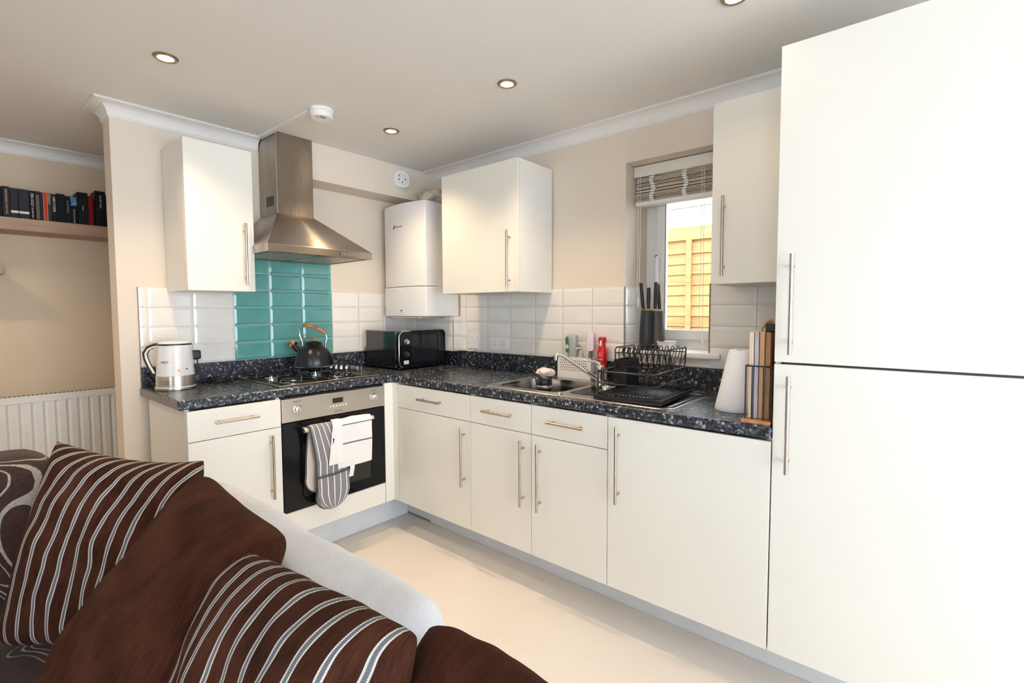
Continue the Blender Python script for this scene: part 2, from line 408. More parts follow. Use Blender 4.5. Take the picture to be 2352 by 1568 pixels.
# ------------------------------------------------------------------ room shell
H = 2.279; XL, YR, YF = -4.55, -5.8, 1.121
struct(MB().box(XL-.15, .33, YR-.15, YF+.15, -.1, 0).build('floor', 'floor'))
struct(MB().box(XL-.15, .33, YR-.15, YF+.15, H, H+.12).build('ceiling', 'ceiling'))
# window wall (right) with the opening
WY0, WY1, WZ0, WZ1 = -2.198, -1.758, 1.060, 2.050
wall_right = struct(cellprism([YR-.15, WY0, WY1, YF+.15], [0, WZ0, WZ1, H], lambda u, v: not (WY0 < u < WY1 and WZ0 < v < WZ1), 'x', 0, .33).build('wall_right', 'wall'))
wall_back = struct(MB().box(-1.7835, -.0005, 0, .132, 0, H).build('wall_back', 'wall'))
wall_far = struct(MB().box(XL, -.0005, YF, YF+.15, 0, H).build('wall_far', 'wall_far'))
LW = (-4.3, -2.7, .6, 2.1)
wall_left = struct(cellprism([YR, LW[0], LW[1], YF], [0, LW[2], LW[3], H], lambda u, v: not (LW[0] < u < LW[1] and LW[2] < v < LW[3]), 'x', XL-.15, XL).build('wall_left', 'wall'))
RW = (-3.7, -.7, .03, 2.1)
wall_rear = struct(cellprism([XL, RW[0], RW[1], -.0005], [0, RW[2], RW[3], H], lambda u, v: not (RW[0] < u < RW[1] and RW[2] < v < RW[3]), 'y', YR-.15, YR).build('wall_rear', 'wall'))
def frame_window(name, ax, a, b, u0, u1, v0, v1, mull, t=.06):
    us = [u0, u0+t]; 
    for mpos in mull: us += [mpos-t/2, mpos+t/2]
    us += [u1-t, u1]; vs = [v0, v0+t, v1-t, v1]
    fr = struct(cellprism(us, vs, lambda u, v: v < vs[1] or v > vs[2] or any(us[i] < u < us[i+1] for i in range(0, len(us), 2)), ax, a, b).build(name, 'white'))
    mid = (a+b)/2; k = 0
    for i in range(1, len(us)-1, 2):
        mb = MB(); g = cellprism([us[i], us[i+1]], [vs[1], vs[2]], lambda u, v: True, ax, mid-.002, mid+.002)
        g.build('pane', 'glass', fr)
    return fr
frame_window('window_2', 'x', XL-.10, XL-.04, *LW, [-3.5])
frame_window('window_3', 'y', YR-.10, YR-.04, *RW, [-2.7, -1.7])

# soffit boxing over the hob, boxing in the corner under the boiler
soffit = struct(MB().box(-1.0, -.0005, -.19, -.0005, 2.066, H-.0005).build('trim_1', 'wall'))
boxing = struct(MB().box(-.078, -.0005, -.52, -.0005, 1.0145, 1.252).build('trim_2', 'grout'))
caulk = MB(); caulk.tube([(-.895, -.192, H-.003), (-.068, -.192, H-.003)], .004, 6)
struct(caulk.build('trim_3', 'coving'))
# coving
def coving(name, pts, inner=.066, m='coving'):
    """pts: polyline of wall points (x, y) with outward normals per point; profile swept"""
    prof = [(0, -.068), (.004, -.068), (.0045, -.062)]
    for i in range(7):
        a = PI/2*i/6; prof.append((.008+.052*(1-math.cos(a)), -.060+.052*math.sin(a)))
    prof += [(.062, -.004), (.067, -.004), (.067, -.0005), (0, -.0005)]
    mb = MB(); n = len(prof)
    for (x, y, nx, ny) in pts:
        for d, z in prof: mb.v.append((x+nx*d, y+ny*d, H+z))
    for i in range(len(pts)-1):
        for j in range(n): mb.f.append((i*n+j, i*n+(j+1) % n, (i+1)*n+(j+1) % n, (i+1)*n+j))
    mb.f.append(tuple(range(n))); mb.f.append(tuple((len(pts)-1)*n+j for j in range(n)))
    return struct(mb.build(name, m, smooth=40))
coving('trim_4', [(-1.112, 0, 0, -1), (-1.7835, 0, -1, -1), (-1.7835, .132, -1, 1), (-.05, .132, 0, 1)])
coving('trim_5', [(0, -.1905, -1, 0), (0, -5.79, -1, 0)])
coving('trim_6', [(-.06, YF, 0, -1), (XL+.06, YF, 0, -1)])
coving('trim_7', [(XL, YF-.06, 1, 0), (XL, YR+.06, 1, 0)])

# ------------------------------------------------------------------ tiles (each its own piece of the wall)
TZ = [1.0150, 1.1142, 1.2135, 1.3127, 1.4120]
tile_cache = {}
def tile_mesh(wd, ht, m):
    k = (round(wd, 4), round(ht, 4), m)
    if k not in tile_cache:
        g = .0014; e = min(.013, wd*.3, ht*.3); d0, d1 = (.0050, .0068) if m == 'tile_w' else (.004, .0085)
        mb = MB()
        for ins, d in ((g, 0), (g, d0), (g+e, d1)):
            mb.v += [(ins, -d, ins), (wd-ins, -d, ins), (wd-ins, -d, ht-ins), (ins, -d, ht-ins)]
        for r in (0, 4):
            for i in range(4): mb.f.append((r+i, r+(i+1) % 4, r+4+(i+1) % 4, r+4+i))
        mb.f.append((8, 9, 10, 11))
        me = mb.me('tile'); me.materials.append(M[m]); tile_cache[k] = me
    return tile_cache[k]
def put_tile(parent, x, y, z, wd, ht, m, face):
    o = bpy.data.objects.new('tile', tile_mesh(wd, ht, m)); C.objects.link(o); o.parent = parent
    o.location = (x, y, z); o.rotation_euler = (0, 0, {'y': 0, 'x': -PI/2, 'r': PI}[face])
GT = .003
MB().box(-1.704, -.079, -GT, -.0002, 1.0145, 1.412).build('grout', 'grout', wall_back)
MB().box(-1.270, -.670, -GT, -.0002, 1.4122, 1.600).build('grout', 'grout', wall_back)
MB().box(-1.706, -1.7035, -.008, -.0002, 1.0145, 1.414).build('tile_trim', 'trim_dark', wall_back)
xs = [-1.704, -1.6674, -1.469, -1.2705, -1.072, -.8735, -.6752, -.4768, -.2783, -.079]
for i in range(len(xs)-1):
    teal = 3 <= i <= 5
    for j in range(4): put_tile(wall_back, xs[i], -GT, TZ[j], xs[i+1]-xs[i], TZ[j+1]-TZ[j], 'tile_t' if teal else 'tile_w', 'y')
    if teal:
        for z0, z1 in ((1.412, 1.5113), (1.5113, 1.599)): put_tile(wall_back, xs[i], -GT, z0, xs[i+1]-xs[i], z1-z0, 'tile_t', 'y')
# window wall: x = 0 face, running towards the camera
def xtiles(y0, y1, z0, z1, parent, X=0): MB().box(X-GT, X-.0002, y1, y0, z0, z1).build('grout', 'grout', parent)
xtiles(-.5202, WY1, 1.0145, 1.412, wall_right); xtiles(WY1, WY0, 1.0145, WZ0-.0325, wall_right); xtiles(WY0, -2.602, 1.0145, 1.412, wall_right)
ys = [-.5202, -.5735, -.7719, -.9704, -1.1688, -1.3673, -1.5657, WY1]
for i in range(len(ys)-1):
    for j in range(4): put_tile(wall_right, -GT, ys[i], TZ[j], ys[i]-ys[i+1], TZ[j+1]-TZ[j], 'tile_w', 'x')
for a, b_ in ((WY1, -1.9626), (-1.9626, WY0)): put_tile(wall_right, -GT, a, 1.0150, a-b_, .0120, 'tile_w', 'x')
for a, b_ in ((WY0, -2.40), (-2.40, -2.602)):
    for j in range(4): put_tile(wall_right, -GT, a, TZ[j], a-b_, TZ[j+1]-TZ[j], 'tile_w', 'x')
for a, b_ in ((-.0005, -.123), (-.123, -.3215), (-.3215, -.52)):
    for j, (z0, z1) in enumerate(((1.015, 1.1142), (1.1142, 1.2135), (1.2135, 1.2515))):
        put_tile(boxing, -.078, a, z0, a-b_, z1-z0, 'tile_w', 'x')
for j, (z0, z1) in enumerate(((1.015, 1.1142), (1.1142, 1.2135), (1.2135, 1.2515))):
    put_tile(boxing, -.078, -.52, z0, .0725, z1-z0, 'tile_w', 'y')
MB().box(-.089, -.086, -.530, -.527, 1.0145, 1.2515).build('tile_trim', 'trim_dark', boxing)
# reveal tiles (left side of the window opening, facing -y) and dark edge trims
for k, (xa, xb) in enumerate(((.0, .1985), (.1985, .250))):
    for j in range(4):
        z0 = max(TZ[j], WZ0+.026); z1 = TZ[j+1]
        if z1-z0 > .01: put_tile(wall_right, xa, WY1, z0, xb-xa, z1-z0, 'tile_w', 'y')
MB().box(-.0115, .0, WY1+.0002, WY1-.004, 1.086, 1.413).build('tile_trim', 'trim_dark', wall_right)
MB().box(-.0115, .0, WY0+.003, WY0-.0002, 1.086, 1.413).build('tile_trim', 'trim_dark', wall_right)

# ------------------------------------------------------------------ kitchen window
win = struct(cellprism([WY0, -1.86, -1.82, WY1], [1.086, 1.150, 2.0, 2.05], lambda u, v: v < 1.15 or v > 2.0 or u > -1.82 or (u < WY0+.04), 'x', .25, .31).build('window_1', 'white', bevel=.004))
MB().box(.249, .2515, -1.820, -1.8175, 1.12, 2.02).build('gasket', 'trim_dark', win)
# opening sash
sy0, sy1 = WY0+.004, -1.8205
cellprism([sy0, sy0+.05, sy1-.05, sy1], [1.128, 1.182, 1.975, 2.02], lambda u, v: v < 1.182 or v > 1.975 or u > sy1-.05 or u < sy0+.05, 'x', .235, .285).build('sash', 'plastic_w', win, bevel=.006)
mb = MB(); mb.box(.234, .2385, sy1-.0565, sy1-.052, 1.185, 1.972).build('gasket', 'trim_dark', win)
MB().box(.262, .266, sy0+.05, sy1-.05, 1.182, 1.975).build('pane', 'glass', win)
hb = MB(); hb.box(.215, .236, -1.850, -1.832, 1.50, 1.60).tube([(.222, -1.841, 1.585), (.20, -1.843, 1.575), (.188, -1.846, 1.53), (.186, -1.850, 1.43)], [.011, .011, .009, .007], 8)
hd = hb.build('window_handle', 'plastic_w', win, smooth=50); MB().lathe([(.010, 0), (.010, -.003)], (.1975, -1.842, 1.577), 16, 'x').build('lock', 'grey_dk', hd)
sill = struct(MB().prism([(-.036, 1.062), (-.030, 1.056), (.0, 1.055), (.0, 1.0605), (.25, 1.0605), (.25, 1.086), (-.026, 1.085), (-.034, 1.080)], 'y', -2.250, -1.7585).build('trim_8', 'white', bevel=.002)) if False else None
sl = cellprism([-.036, -.0005, .25], [-2.252, WY0+.0005, WY1-.0005, -1.722], lambda u, v: u < 0 or WY0 < v < WY1, 'z', 1.0605-.004, 1.086)
sill = struct(sl.build('trim_8', 'white', bevel=.009, seg=3))

# blind
bl = thing('window_blind', 'off-white wooden venetian blind pulled up at the top of the kitchen window', 'blind', (.12, -1.978, 1.84))
def loc0(o): return (-o.location.x, -o.location.y, -o.location.z)
def part(mb, name, m, parent, **kw): return mb.build(name, m, parent, loc=loc0(parent), **kw)
part(MB().box(.085, .10, WY0+.004, WY1-.003, 1.990, 2.046), 'valance', 'door', bl, bevel=.002)
part(MB().box(.102, .16, WY0+.004, WY1-.003, 2.005, 2.049), 'headrail', 'white', bl)
M['slat'] = wood_mat('limed_slat', (.58, .49, .39), (.74, .66, .55), 'y', 6)
for k in range(17):
    z = 1.866+k*.0072; dx = random.uniform(-.003, .003); tl = random.uniform(-.002, .002)
    s_ = MB().add([(.098+dx, WY0+.012, z+tl), (.148+dx, WY0+.012, z-tl), (.148+dx, WY1-.010, z-tl*.3), (.098+dx, WY1-.010, z+tl*1.6),
                   (.098+dx, WY0+.012, z+tl+.0032), (.148+dx, WY0+.012, z-tl+.0032), (.148+dx, WY1-.010, z-tl*.3+.0032), (.098+dx, WY1-.010, z+tl*1.6+.0032)],
                  [(0, 1, 2, 3), (4, 7, 6, 5), (0, 4, 5, 1), (1, 5, 6, 2), (2, 6, 7, 3), (3, 7, 4, 0)])
    part(s_, 'slat', 'slat', bl)
part(MB().box(.094, .150, WY0+.010, WY1-.008, 1.842, 1.862), 'bottom_rail', 'white', bl, bevel=.003)
for yy in (-1.862, -2.035):
    mb = MB()
    for k in range(12):
        z = 1.858+k*.0118; o_ = .006*math.sin(k*.9)
        mb.box(.086, .0965, yy-.010+o_, yy+.010+o_, z, z+.0085)
    part(mb, 'ladder_tape', 'plastic_w', bl)
for yy, zb_ in ((-1.788, 1.36), (-1.800, 1.36)):
    cd = MB().tube([(.083, yy, 2.0), (.081, yy-.001, 1.7), (.082, yy+.001, zb_)], .0012, 5); part(cd, 'cord', 'plastic_w', bl)
part(MB().lathe([(.002, 1.36), (.006, 1.345), (.006, 1.31), (.003, 1.30)], (.082, -1.794, 0), 10), 'cord_pull', 'plastic_w', bl, smooth=40)
part(MB().tube([(.083, -2.120, 2.0), (.081, -2.121, 1.6), (.082, -2.116, 1.20), (.080, -2.105, 1.12), (.078, -2.13, 1.10), (.080, -2.15, 1.13), (.082, -2.128, 1.21)], .0012, 5), 'cord', 'plastic_w', bl)
part(MB().tube([(.083, -2.132, 2.0), (.081, -2.133, 1.6), (.082, -2.134, 1.18)], .0012, 5), 'cord', 'plastic_w', bl)
part(MB().lathe([(.002, 1.18), (.007, 1.165), (.007, 1.13), (.003, 1.12)], (.082, -2.134, 0), 10), 'cord_pull', 'plastic_w', bl, smooth=40)

# ------------------------------------------------------------------ outside: ground, fence, pale house
struct(MB().box(.34, 9, -8, 6, -.15, -.05).build('ground', mat('garden_ground', (.30, .29, .26), .9, var=.3)))
fn = thing('garden_fence', 'sunlit yellow timber fence panels seen through the kitchen window', 'fence', (2.5, -1.3, -.05))
for k in range(19):
    z = 1.86-k*.103; lift = random.uniform(-.006, .006)
    for (ya, yb) in ((-2.98, -1.175), (-1.175, .65)):
        n = 8; mb = MB(); vs = []
        for i in range(n+1):
            y = ya+(yb-ya)*i/n; wv = .006*noise.noise(Vector((y*3, k*1.7, 0)))+lift*(i/n-.5)
            vs += [(2.512, y, z-.002+wv), (2.486, y, z-.014+wv), (2.505, y, z+.118+wv), (2.512, y, z+.118+wv)]
        mb.v = vs
        for i in range(n):
            for j in range(4): mb.f.append((i*4+j, i*4+(j+1) % 4, (i+1)*4+(j+1) % 4, (i+1)*4+j))
        mb.f += [(0, 1, 2, 3), tuple(n*4+j for j in (3, 2, 1, 0))]
        # each board leans so its lower edge laps over the one below
        o = part(mb, 'board', 'fence', fn)
part(MB().box(2.470, 2.52, -2.98, .65, 1.975, 2.105), 'top_rail', 'fence', fn, bevel=.003)
for yy in (-2.6, -1.175, .25):
    part(MB().box(2.450, 2.484, yy-.026, yy+.026, -.05, 1.975), 'batten', 'fence', fn, bevel=.003)
hs = thing('neighbouring_house', 'pale white rendered house wall rising behind the timber fence', 'house', (6, -1, -.05))
part(MB().box(6, 9, -5, 4.5, -.05, 3.02), 'wall', mat('white_render', (.85, .85, .85), .9), hs)
part(MB().prism([(-5.3, 3.03), (4.8, 3.03), (4.8, 3.16), (-5.3, 3.16)], 'x', 5.75, 9.2), 'eaves', 'white', hs)

# ------------------------------------------------------------------ worktop
ZT, ZW = .914, .872
HOB_Y, WIN_X, WL, WR = -.588, -.638, -1.711, -2.602
SX0, SX1, SY0, SY1 = -.575, -.135, -2.240, -1.312     # sink cut-out
us = [WL, WIN_X, SX0, SX1, -.0004]; vs = [WR, SY0, SY1, HOB_Y, -.0004]
def in_top(u, v):
    if SX0 < u < SX1 and SY0 < v < SY1: return False
    return v > HOB_Y or u > WIN_X
wt = cellprism(us, vs, in_top, 'z', ZW, ZT).build('worktop', 'worktop', bevel=.008, seg=3)
tag(wt, 'L-shaped dark speckled laminate worktop running round the kitchen corner', 'worktop')
cellprism([WL+.004, -.020, -.0004], [WR, -.020, -.0004], lambda u, v: u > -.02 or v > -.02, 'z', ZT+.0002, 1.0138).build('upstand', 'worktop', wt, bevel=.002)
MB().box(WL-.0012, WL, HOB_Y+.008, -.003, ZW+.004, ZT-.004).build('end_strip', mat('grey_end_strip', (.20, .18, .17), .4), wt)

# ------------------------------------------------------------------ cabinets
def bar_handle(parent, p0, p1, out, posts=(.12, .88), r=.006):
    """bar pull between p0 and p1 standing off along -out"""
    p0, p1, out = Vector(p0), Vector(p1), Vector(out)
    h = MB().cyl(p0, p1, r, 12)
    for t in posts:
        q = p0.lerp(p1, t); h.cyl(q, q+out, r*.8, 10)
    return h.build('handle', 'nickel', parent, smooth=50)
def carcass(mb, x0, x1, y0, y1, z0, z1, open_side, t=.016, top=True):
    """hollow cabinet body; open_side 'x-' or 'y-' is the front"""
    if open_side == 'y-':
        mb.box(x0, x0+t, y0, y1, z0, z1); mb.box(x1-t, x1, y0, y1, z0, z1); mb.box(x0+t, x1-t, y1-t, y1, z0, z1)
        mb.box(x0+t, x1-t, y0, y1-t, z0, z0+t)
        if top: mb.box(x0+t, x1-t, y0, y1-t, z1-t, z1)
    else:
        mb.box(x0, x1, y0, y0+t, z0, z1); mb.box(x0, x1, y1-t, y1, z0, z1); mb.box(x1-t, x1, y0+t, y1-t, z0, z1)
        mb.box(x0, x1-t, y0+t, y1-t, z0, z0+t)
        if top: mb.box(x0, x1-t, y0+t, y1-t, z1-t, z1)
    return mb
ZB, ZD, ZS = .169, .864, .729
G = .0015
# hob run, left base cabinet
c = thing('base_cabinet', 'cream base cabinet with one drawer at the left end of the worktop, beside the oven', 'cabinet', (-1.485, -.3, 0), group='cream base cabinets')
b = MB(); carcass(b, -1.683, -1.2855, -.570, -.022, ZB, ZW-.001, 'y-', top=False)
part(b, 'body', 'carcass', c); part(MB().box(-1.6835, -1.667, -.572, -.002, 0, ZB-.001), 'end_panel', 'carcass', c)
d = part(MB().box(-1.683+G, -1.287, -.590, -.571, ZB, ZS-.0015), 'door', 'door', c, bevel=.0015)
bar_handle(d, (-1.3405, -.622, .392), (-1.3405, -.622, .700), (0, .032, 0))
d = part(MB().box(-1.683+G, -1.287, -.590, -.571, ZS+.0015, ZD), 'drawer_front', 'door', c, bevel=.0015)
bar_handle(d, (-1.582, -.622, .804), (-1.397, -.622, .804), (0, .032, 0))
# corner post
c = thing('corner_post', 'cream corner filler post between the oven and the window run', 'cabinet', (-.66, -.6, ZB))
part(MB().box(-.6895, -.6305, -.590, -.571, ZB, ZW-.001), 'filler', 'door', c, bevel=.001)
part(MB().box(-.630, -.611, -.632, -.572, ZB, ZW-.001), 'filler', 'door', c, bevel=.001)
# window run
segs = [(-.6337, -1.2306), (-1.2306, -1.6210), (-1.6210, -2.0097)]
hand = [(-1.192, 'R'), (-1.579, 'R'), (-1.675, 'L')]
dhand = [(-.846, -1.030), (-1.337, -1.523), (-1.727, -1.910)]
labs = ['widest cream base cabinet with a drawer, next to the inner corner of the run',
        'narrow cream base cabinet with drawer under the main sink bowl, handle on its right',
        'narrow cream base cabinet with drawer under the dish rack, handle on its left']
for (y0, y1), (hy, _), (da, db), lb in zip(segs, hand, dhand, labs):
    c = thing('base_cabinet', lb, 'cabinet', (-.3, (y0+y1)/2, 0), group='cream base cabinets')
    b = MB(); carcass(b, -.610, -.022, y1+.0005, y0-.0005, ZB, ZW-.001, 'x-', top=False)
    part(b, 'body', 'carcass', c)
    d = part(MB().box(-.630, -.611, y1+G, y0-G, ZB, ZS-.0015), 'door', 'door', c, bevel=.0015)
    bar_handle(d, (-.662, hy, .392), (-.662, hy, .697), (.032, 0, 0))
    d = part(MB().box(-.630, -.611, y1+G, y0-G, ZS+.0015, ZD), 'drawer_front', 'door', c, bevel=.0015)
    bar_handle(d, (-.662, da, .803), (-.662, db, .801), (.032, 0, 0))
c = thing('base_cabinet', 'cream full-height base door without drawer, between the drawers and the tall fridge housing', 'cabinet', (-.3, -2.305, 0), group='cream base cabinets')
b = MB(); carcass(b, -.610, -.022, -2.6005, -2.0102, ZB, ZW-.001, 'x-', top=False)
part(b, 'body', 'carcass', c)
d = part(MB().box(-.630, -.611, -2.6005, -2.0097-G, ZB, ZD), 'door', 'door', c, bevel=.0015)
bar_handle(d, (-.662, -2.062, .528), (-.662, -2.062, .835), (.032, 0, 0))
# tall fridge housing
c = thing('fridge_housing', 'tall cream two-door integrated fridge freezer cabinet at the right edge of the picture', 'cabinet', (-.3, -2.905, 0))
b = MB(); carcass(b, -.610, -.0005, -3.206, -2.6035, ZB, 2.097, 'x-')
part(b, 'body', 'door', c)
d = part(MB().box(-.630, -.611, -3.206, -2.6045, ZB, 1.1165), 'door', 'door', c, bevel=.0015)
bar_handle(d, (-.662, -2.651, .775), (-.662, -2.651, 1.083), (.032, 0, 0))
d = part(MB().box(-.630, -.611, -3.206, -2.6045, 1.1235, 2.0975), 'door', 'door', c, bevel=.0015)
bar_handle(d, (-.662, -2.6525, 1.150), (-.662, -2.6525, 1.459), (.032, 0, 0))
part(MB().box(-.612, -.02, -3.18, -2.63, 1.1165, 1.1235), 'divider', 'black', c)
c = thing('fridge_housing_end', 'tall cream end panel beyond the fridge doors', 'cabinet', (-.3, -3.22, 0)) if False else None
# plinths
pl = MB().box(-1.666, -.4515, -.478, -.462, .001, ZB-.003).build('plinth', 'plinth'); tag(pl, 'pale grey plinth board under the oven run', 'plinth')
pl = MB().box(-.4505, -.434, -3.206, -.461, .001, ZB-.003).build('plinth', 'plinth'); tag(pl, 'long pale grey plinth board under the window run and fridge', 'plinth')
MB().box(-.4525, -.4508, -.700, -.461, .0, .012).build('sealant', mat('grey_sealant', (.25, .24, .22), .6), pl)

# wall cabinets
D1 = -.3266; Z0, Z1 = 1.392, 2.1004
c = thing('wall_cabinet', 'narrow cream wall cabinet left of the cooker hood', 'cabinet', (-1.43, -.16, Z0), group='wall cabinets')
b = MB(); carcass(b, -1.5816, -1.2785, D1+.021, -.0075, Z0, Z1, 'y-'); part(b, 'body', 'carcass', c)
d = part(MB().box(-1.5816, -1.2785, D1, D1+.019, Z0, Z1), 'door', 'door', c, bevel=.0015)
bar_handle(d, (-1.3275, D1-.030, 1.425), (-1.3275, D1-.030, 1.732), (0, .030, 0))
c = thing('wall_cabinet', 'wide cream wall cabinet with white side, right of the boiler', 'cabinet', (-.16, -.996, Z0), group='wall cabinets')
b = MB(); carcass(b, D1+.021, -.0125, -1.2950, -.6965, Z0, Z1, 'x-'); part(b, 'body', 'carcass', c)
d = part(MB().box(D1, D1+.019, -1.2950, -.6965, Z0, Z1), 'door', 'door', c, bevel=.0015)
bar_handle(d, (D1-.030, -1.2415, 1.417), (D1-.030, -1.2415, 1.722), (.030, 0, 0))
c = thing('wall_cabinet', 'cream wall cabinet right of the window, against the tall fridge housing', 'cabinet', (-.16, -2.45, Z0), group='wall cabinets')
b = MB(); carcass(b, D1+.021, -.0125, -2.6025, -2.3031, Z0, Z1, 'x-'); part(b, 'body', 'carcass', c)
d = part(MB().box(D1, D1+.019, -2.6025, -2.3031, Z0, Z1), 'door', 'door', c, bevel=.0015)
bar_handle(d, (D1-.030, -2.3530, 1.422), (D1-.030, -2.3530, 1.732), (.030, 0, 0))

# ------------------------------------------------------------------ oven
ox0, ox1, oy = -1.2828, -.6921, -.590
ov = thing('oven', 'built-in single electric oven with steel control panel and black glass door', 'oven', (-.99, -.3, .285))
part(MB().box(ox0+.004, ox1-.004, -.569, -.03, .286, .866), 'body', 'black', ov)
part(MB().box(ox0, ox1, oy, -.570, .7425, .8590), 'control_panel', 'steel_p', ov, bevel=.002)
dr = part(MB().box(ox0, ox1, oy, -.570, .2896, .7385), 'door', 'black_gloss', ov, bevel=.002)
MB().box(ox0+.10, ox1-.10, oy-.0006, oy, .35, .62).build('glass_window', mat('oven_inner_glass', (.02, .022, .018), .05), dr)
MB().box(ox0+.004, ox1-.004, oy+.001, oy+.010, .2855, .2895).build('door_edge', 'chrome', dr)
part(MB().box(ox0+.002, ox1, -.588, -.571, ZB, .2845), 'filler_panel', 'door', ov, bevel=.001)
for i, x in enumerate((-1.204, -.763)):
    k = part(MB().lathe([(.0215, -.5905), (.0215, -.595), (.018, -.596), (.0165, -.607), (.015, -.608)], (x, 0, .804), 28, 'y'), 'control_knob', 'chrome', ov, smooth=40)
    MB().box(x-.0035, x+.0035, -.6145, -.606, .789, .819).build('grip', 'chrome', k, bevel=.001)
    for a in range(0, 360, 30):
        if 60 < a < 120 and False: continue
    dots = MB()
    for a in range(-50, 231, 35):
        dx, dz = .029*math.cos(R_(a)), .029*math.sin(R_(a)); dots.box(x+dx-.0012, x+dx+.0012, -.5907, -.5899, .804+dz-.0012, .804+dz+.0012)
    dm = dots.build('dial_marks', 'grey_dk', k)
    text('THERMOSTAT' if i == 0 else 'FUNCTION', .0065, (x, -.5905, .804+.037), FACE_Y, 'grey_dk', k)
part(MB().box(-1.013, -.9545, -.5912, -.5890, .804, .829), 'display', 'black_gloss', ov)
part(MB().box(-1.008, -.9595, -.5915, -.5911, .810, .823), 'display_digits', mat('dim_display', (.03, .006, .004), .3), ov)
for k in range(6): part(MB().lathe([(.0045, -.5905), (.004, -.594)], (-1.0275+k*.0178, 0, .7875), 12, 'y'), 'button', 'plastic_w', ov, smooth=30)
part(MB().lathe([(.003, -.5905), (.003, -.592)], (-1.120, 0, .8185), 10, 'y'), 'indicator', 'led_w', ov)
text('CATA', .014, (-.984, -.5905, .7585), FACE_Y, 'grey_dk', ov, sx=1.3).location = (-.984+.99, -.5905+.3, .7585-.285)
for ch in list(ov.children):
    for g_ in ch.children: pass
hb = MB().cyl((-1.196, -.640, .700), (-.806, -.640, .700), .0115, 16)
hb.cyl((-1.175, -.640, .700), (-1.175, -.5905, .700), .008, 10); hb.cyl((-.827, -.640, .700), (-.827, -.5905, .700), .008, 10)
hdl = hb.build('handle', mat('pale_oven_rail', (.74, .66, .56), .3, .3), dr, smooth=50)
MB().cyl((-1.2005, -.640, .700), (-1.196, -.640, .700), .0125, 16).cyl((-.806, -.640, .700), (-.8015, -.640, .700), .0125, 16).build('end_cap', 'nickel', dr, smooth=50)

# oven glove over the rail
gl = thing('oven_glove', 'grey and white striped double oven glove hanging over the oven rail', 'oven glove', (-1.1, -.64, .70))
def strip(cx, hw, prof, thick, name, m, parent, nu=14, uvscale=1, wob=.003, seed=0):
    """cloth strip: prof is a list of (y, z) down its length; cx(t), hw(t) centre and half width; thickness outward"""
    L = [0]
    for a, b_ in zip(prof, prof[1:]): L.append(L[-1]+math.dist(a, b_))
    tot = L[-1]; nv = 46
    def at(t):
        s_ = t*tot
        for i in range(len(L)-1):
            if s_ <= L[i+1]+1e-9:
                k = (s_-L[i])/(L[i+1]-L[i]+1e-9); return (prof[i][0]+(prof[i+1][0]-prof[i][0])*k, prof[i][1]+(prof[i+1][1]-prof[i][1])*k)
        return prof[-1]
    mb = MB(); uvs = []
    rows = []
    for j in range(nv+1):
        t = j/nv; y, z = at(t); y2, z2 = at(min(1, t+.01)); y1_, z1_ = at(max(0, t-.01))
        ty, tz = y2-y1_, z2-z1_; l = math.hypot(ty, tz)+1e-9; ny, nz = -tz/l, ty/l
        for i in range(nu+1):
            u = i/nu*2-1; x = cx(t)+hw(t)*u
            wv = wob*noise.noise(Vector((x*14+seed, z*9, seed)))
            puff = thick*math.sqrt(max(.04, 1-u**4))
            for side in (-1, 1):
                mb.v.append((x, y+ny*(puff/2*side+wv), z+nz*(puff/2*side+wv))); uvs.append((i/nu, t*tot*uvscale))
    W2 = (nu+1)*2
    for j in range(nv):
        for i in range(nu):
            for s_ in (0, 1):
                a = j*W2+i*2+s_; mb.f.append((a, a+2, a+W2+2, a+W2))
        for e in (0, nu*2): a = j*W2+e; mb.f.append((a, a+1, a+W2+1, a+W2))
    for j in (0, nv):
        for i in range(nu): a = j*W2+i*2; mb.f.append((a, a+2, a+3, a+1))
    o = mb.build(name, m, parent, smooth=60, uvf=lambda vi, co: uvs[vi], loc=loc0(parent) if parent else None)
    edge = []
    def mid(i, j): a = Vector(mb.v[j*W2+i*2]); b_ = Vector(mb.v[j*W2+i*2+1]); return (a+b_)/2
    left = [mid(0, j) for j in range(nv+1)]; right = [mid(nu, j) for j in range(nv+1)]; bot = [mid(i, nv) for i in range(1, nu)]
    return o, left, right, bot
def cap_hw(h, t, te, tot):
    """half width with a round end: te fraction where rounding starts"""
    if t <= te: return h
    k = (t-te)/(1-te); return h*math.sqrt(max(.0, 1-k*k))+.002
front = [(-.6385, .7165), (-.650, .7175), (-.658, .707), (-.660, .690), (-.661, .60), (-.660, .50), (-.659, .40), (-.657, .275)]
cxf = lambda t: -1.118+.052*min(1, t*2.2)+.006*math.sin(t*4)
hwf = lambda t: cap_hw(.063+.022*min(1, t*2.4), t, .82, 1)
o, l, r, bt = strip(cxf, hwf, front, .014, 'front_pad', 'mitt', gl, uvscale=2)
MB().tube([p for p in l]+bt+[p for p in reversed(r)], .0042, 7).build('binding', 'binding', gl, loc=loc0(gl), smooth=60)
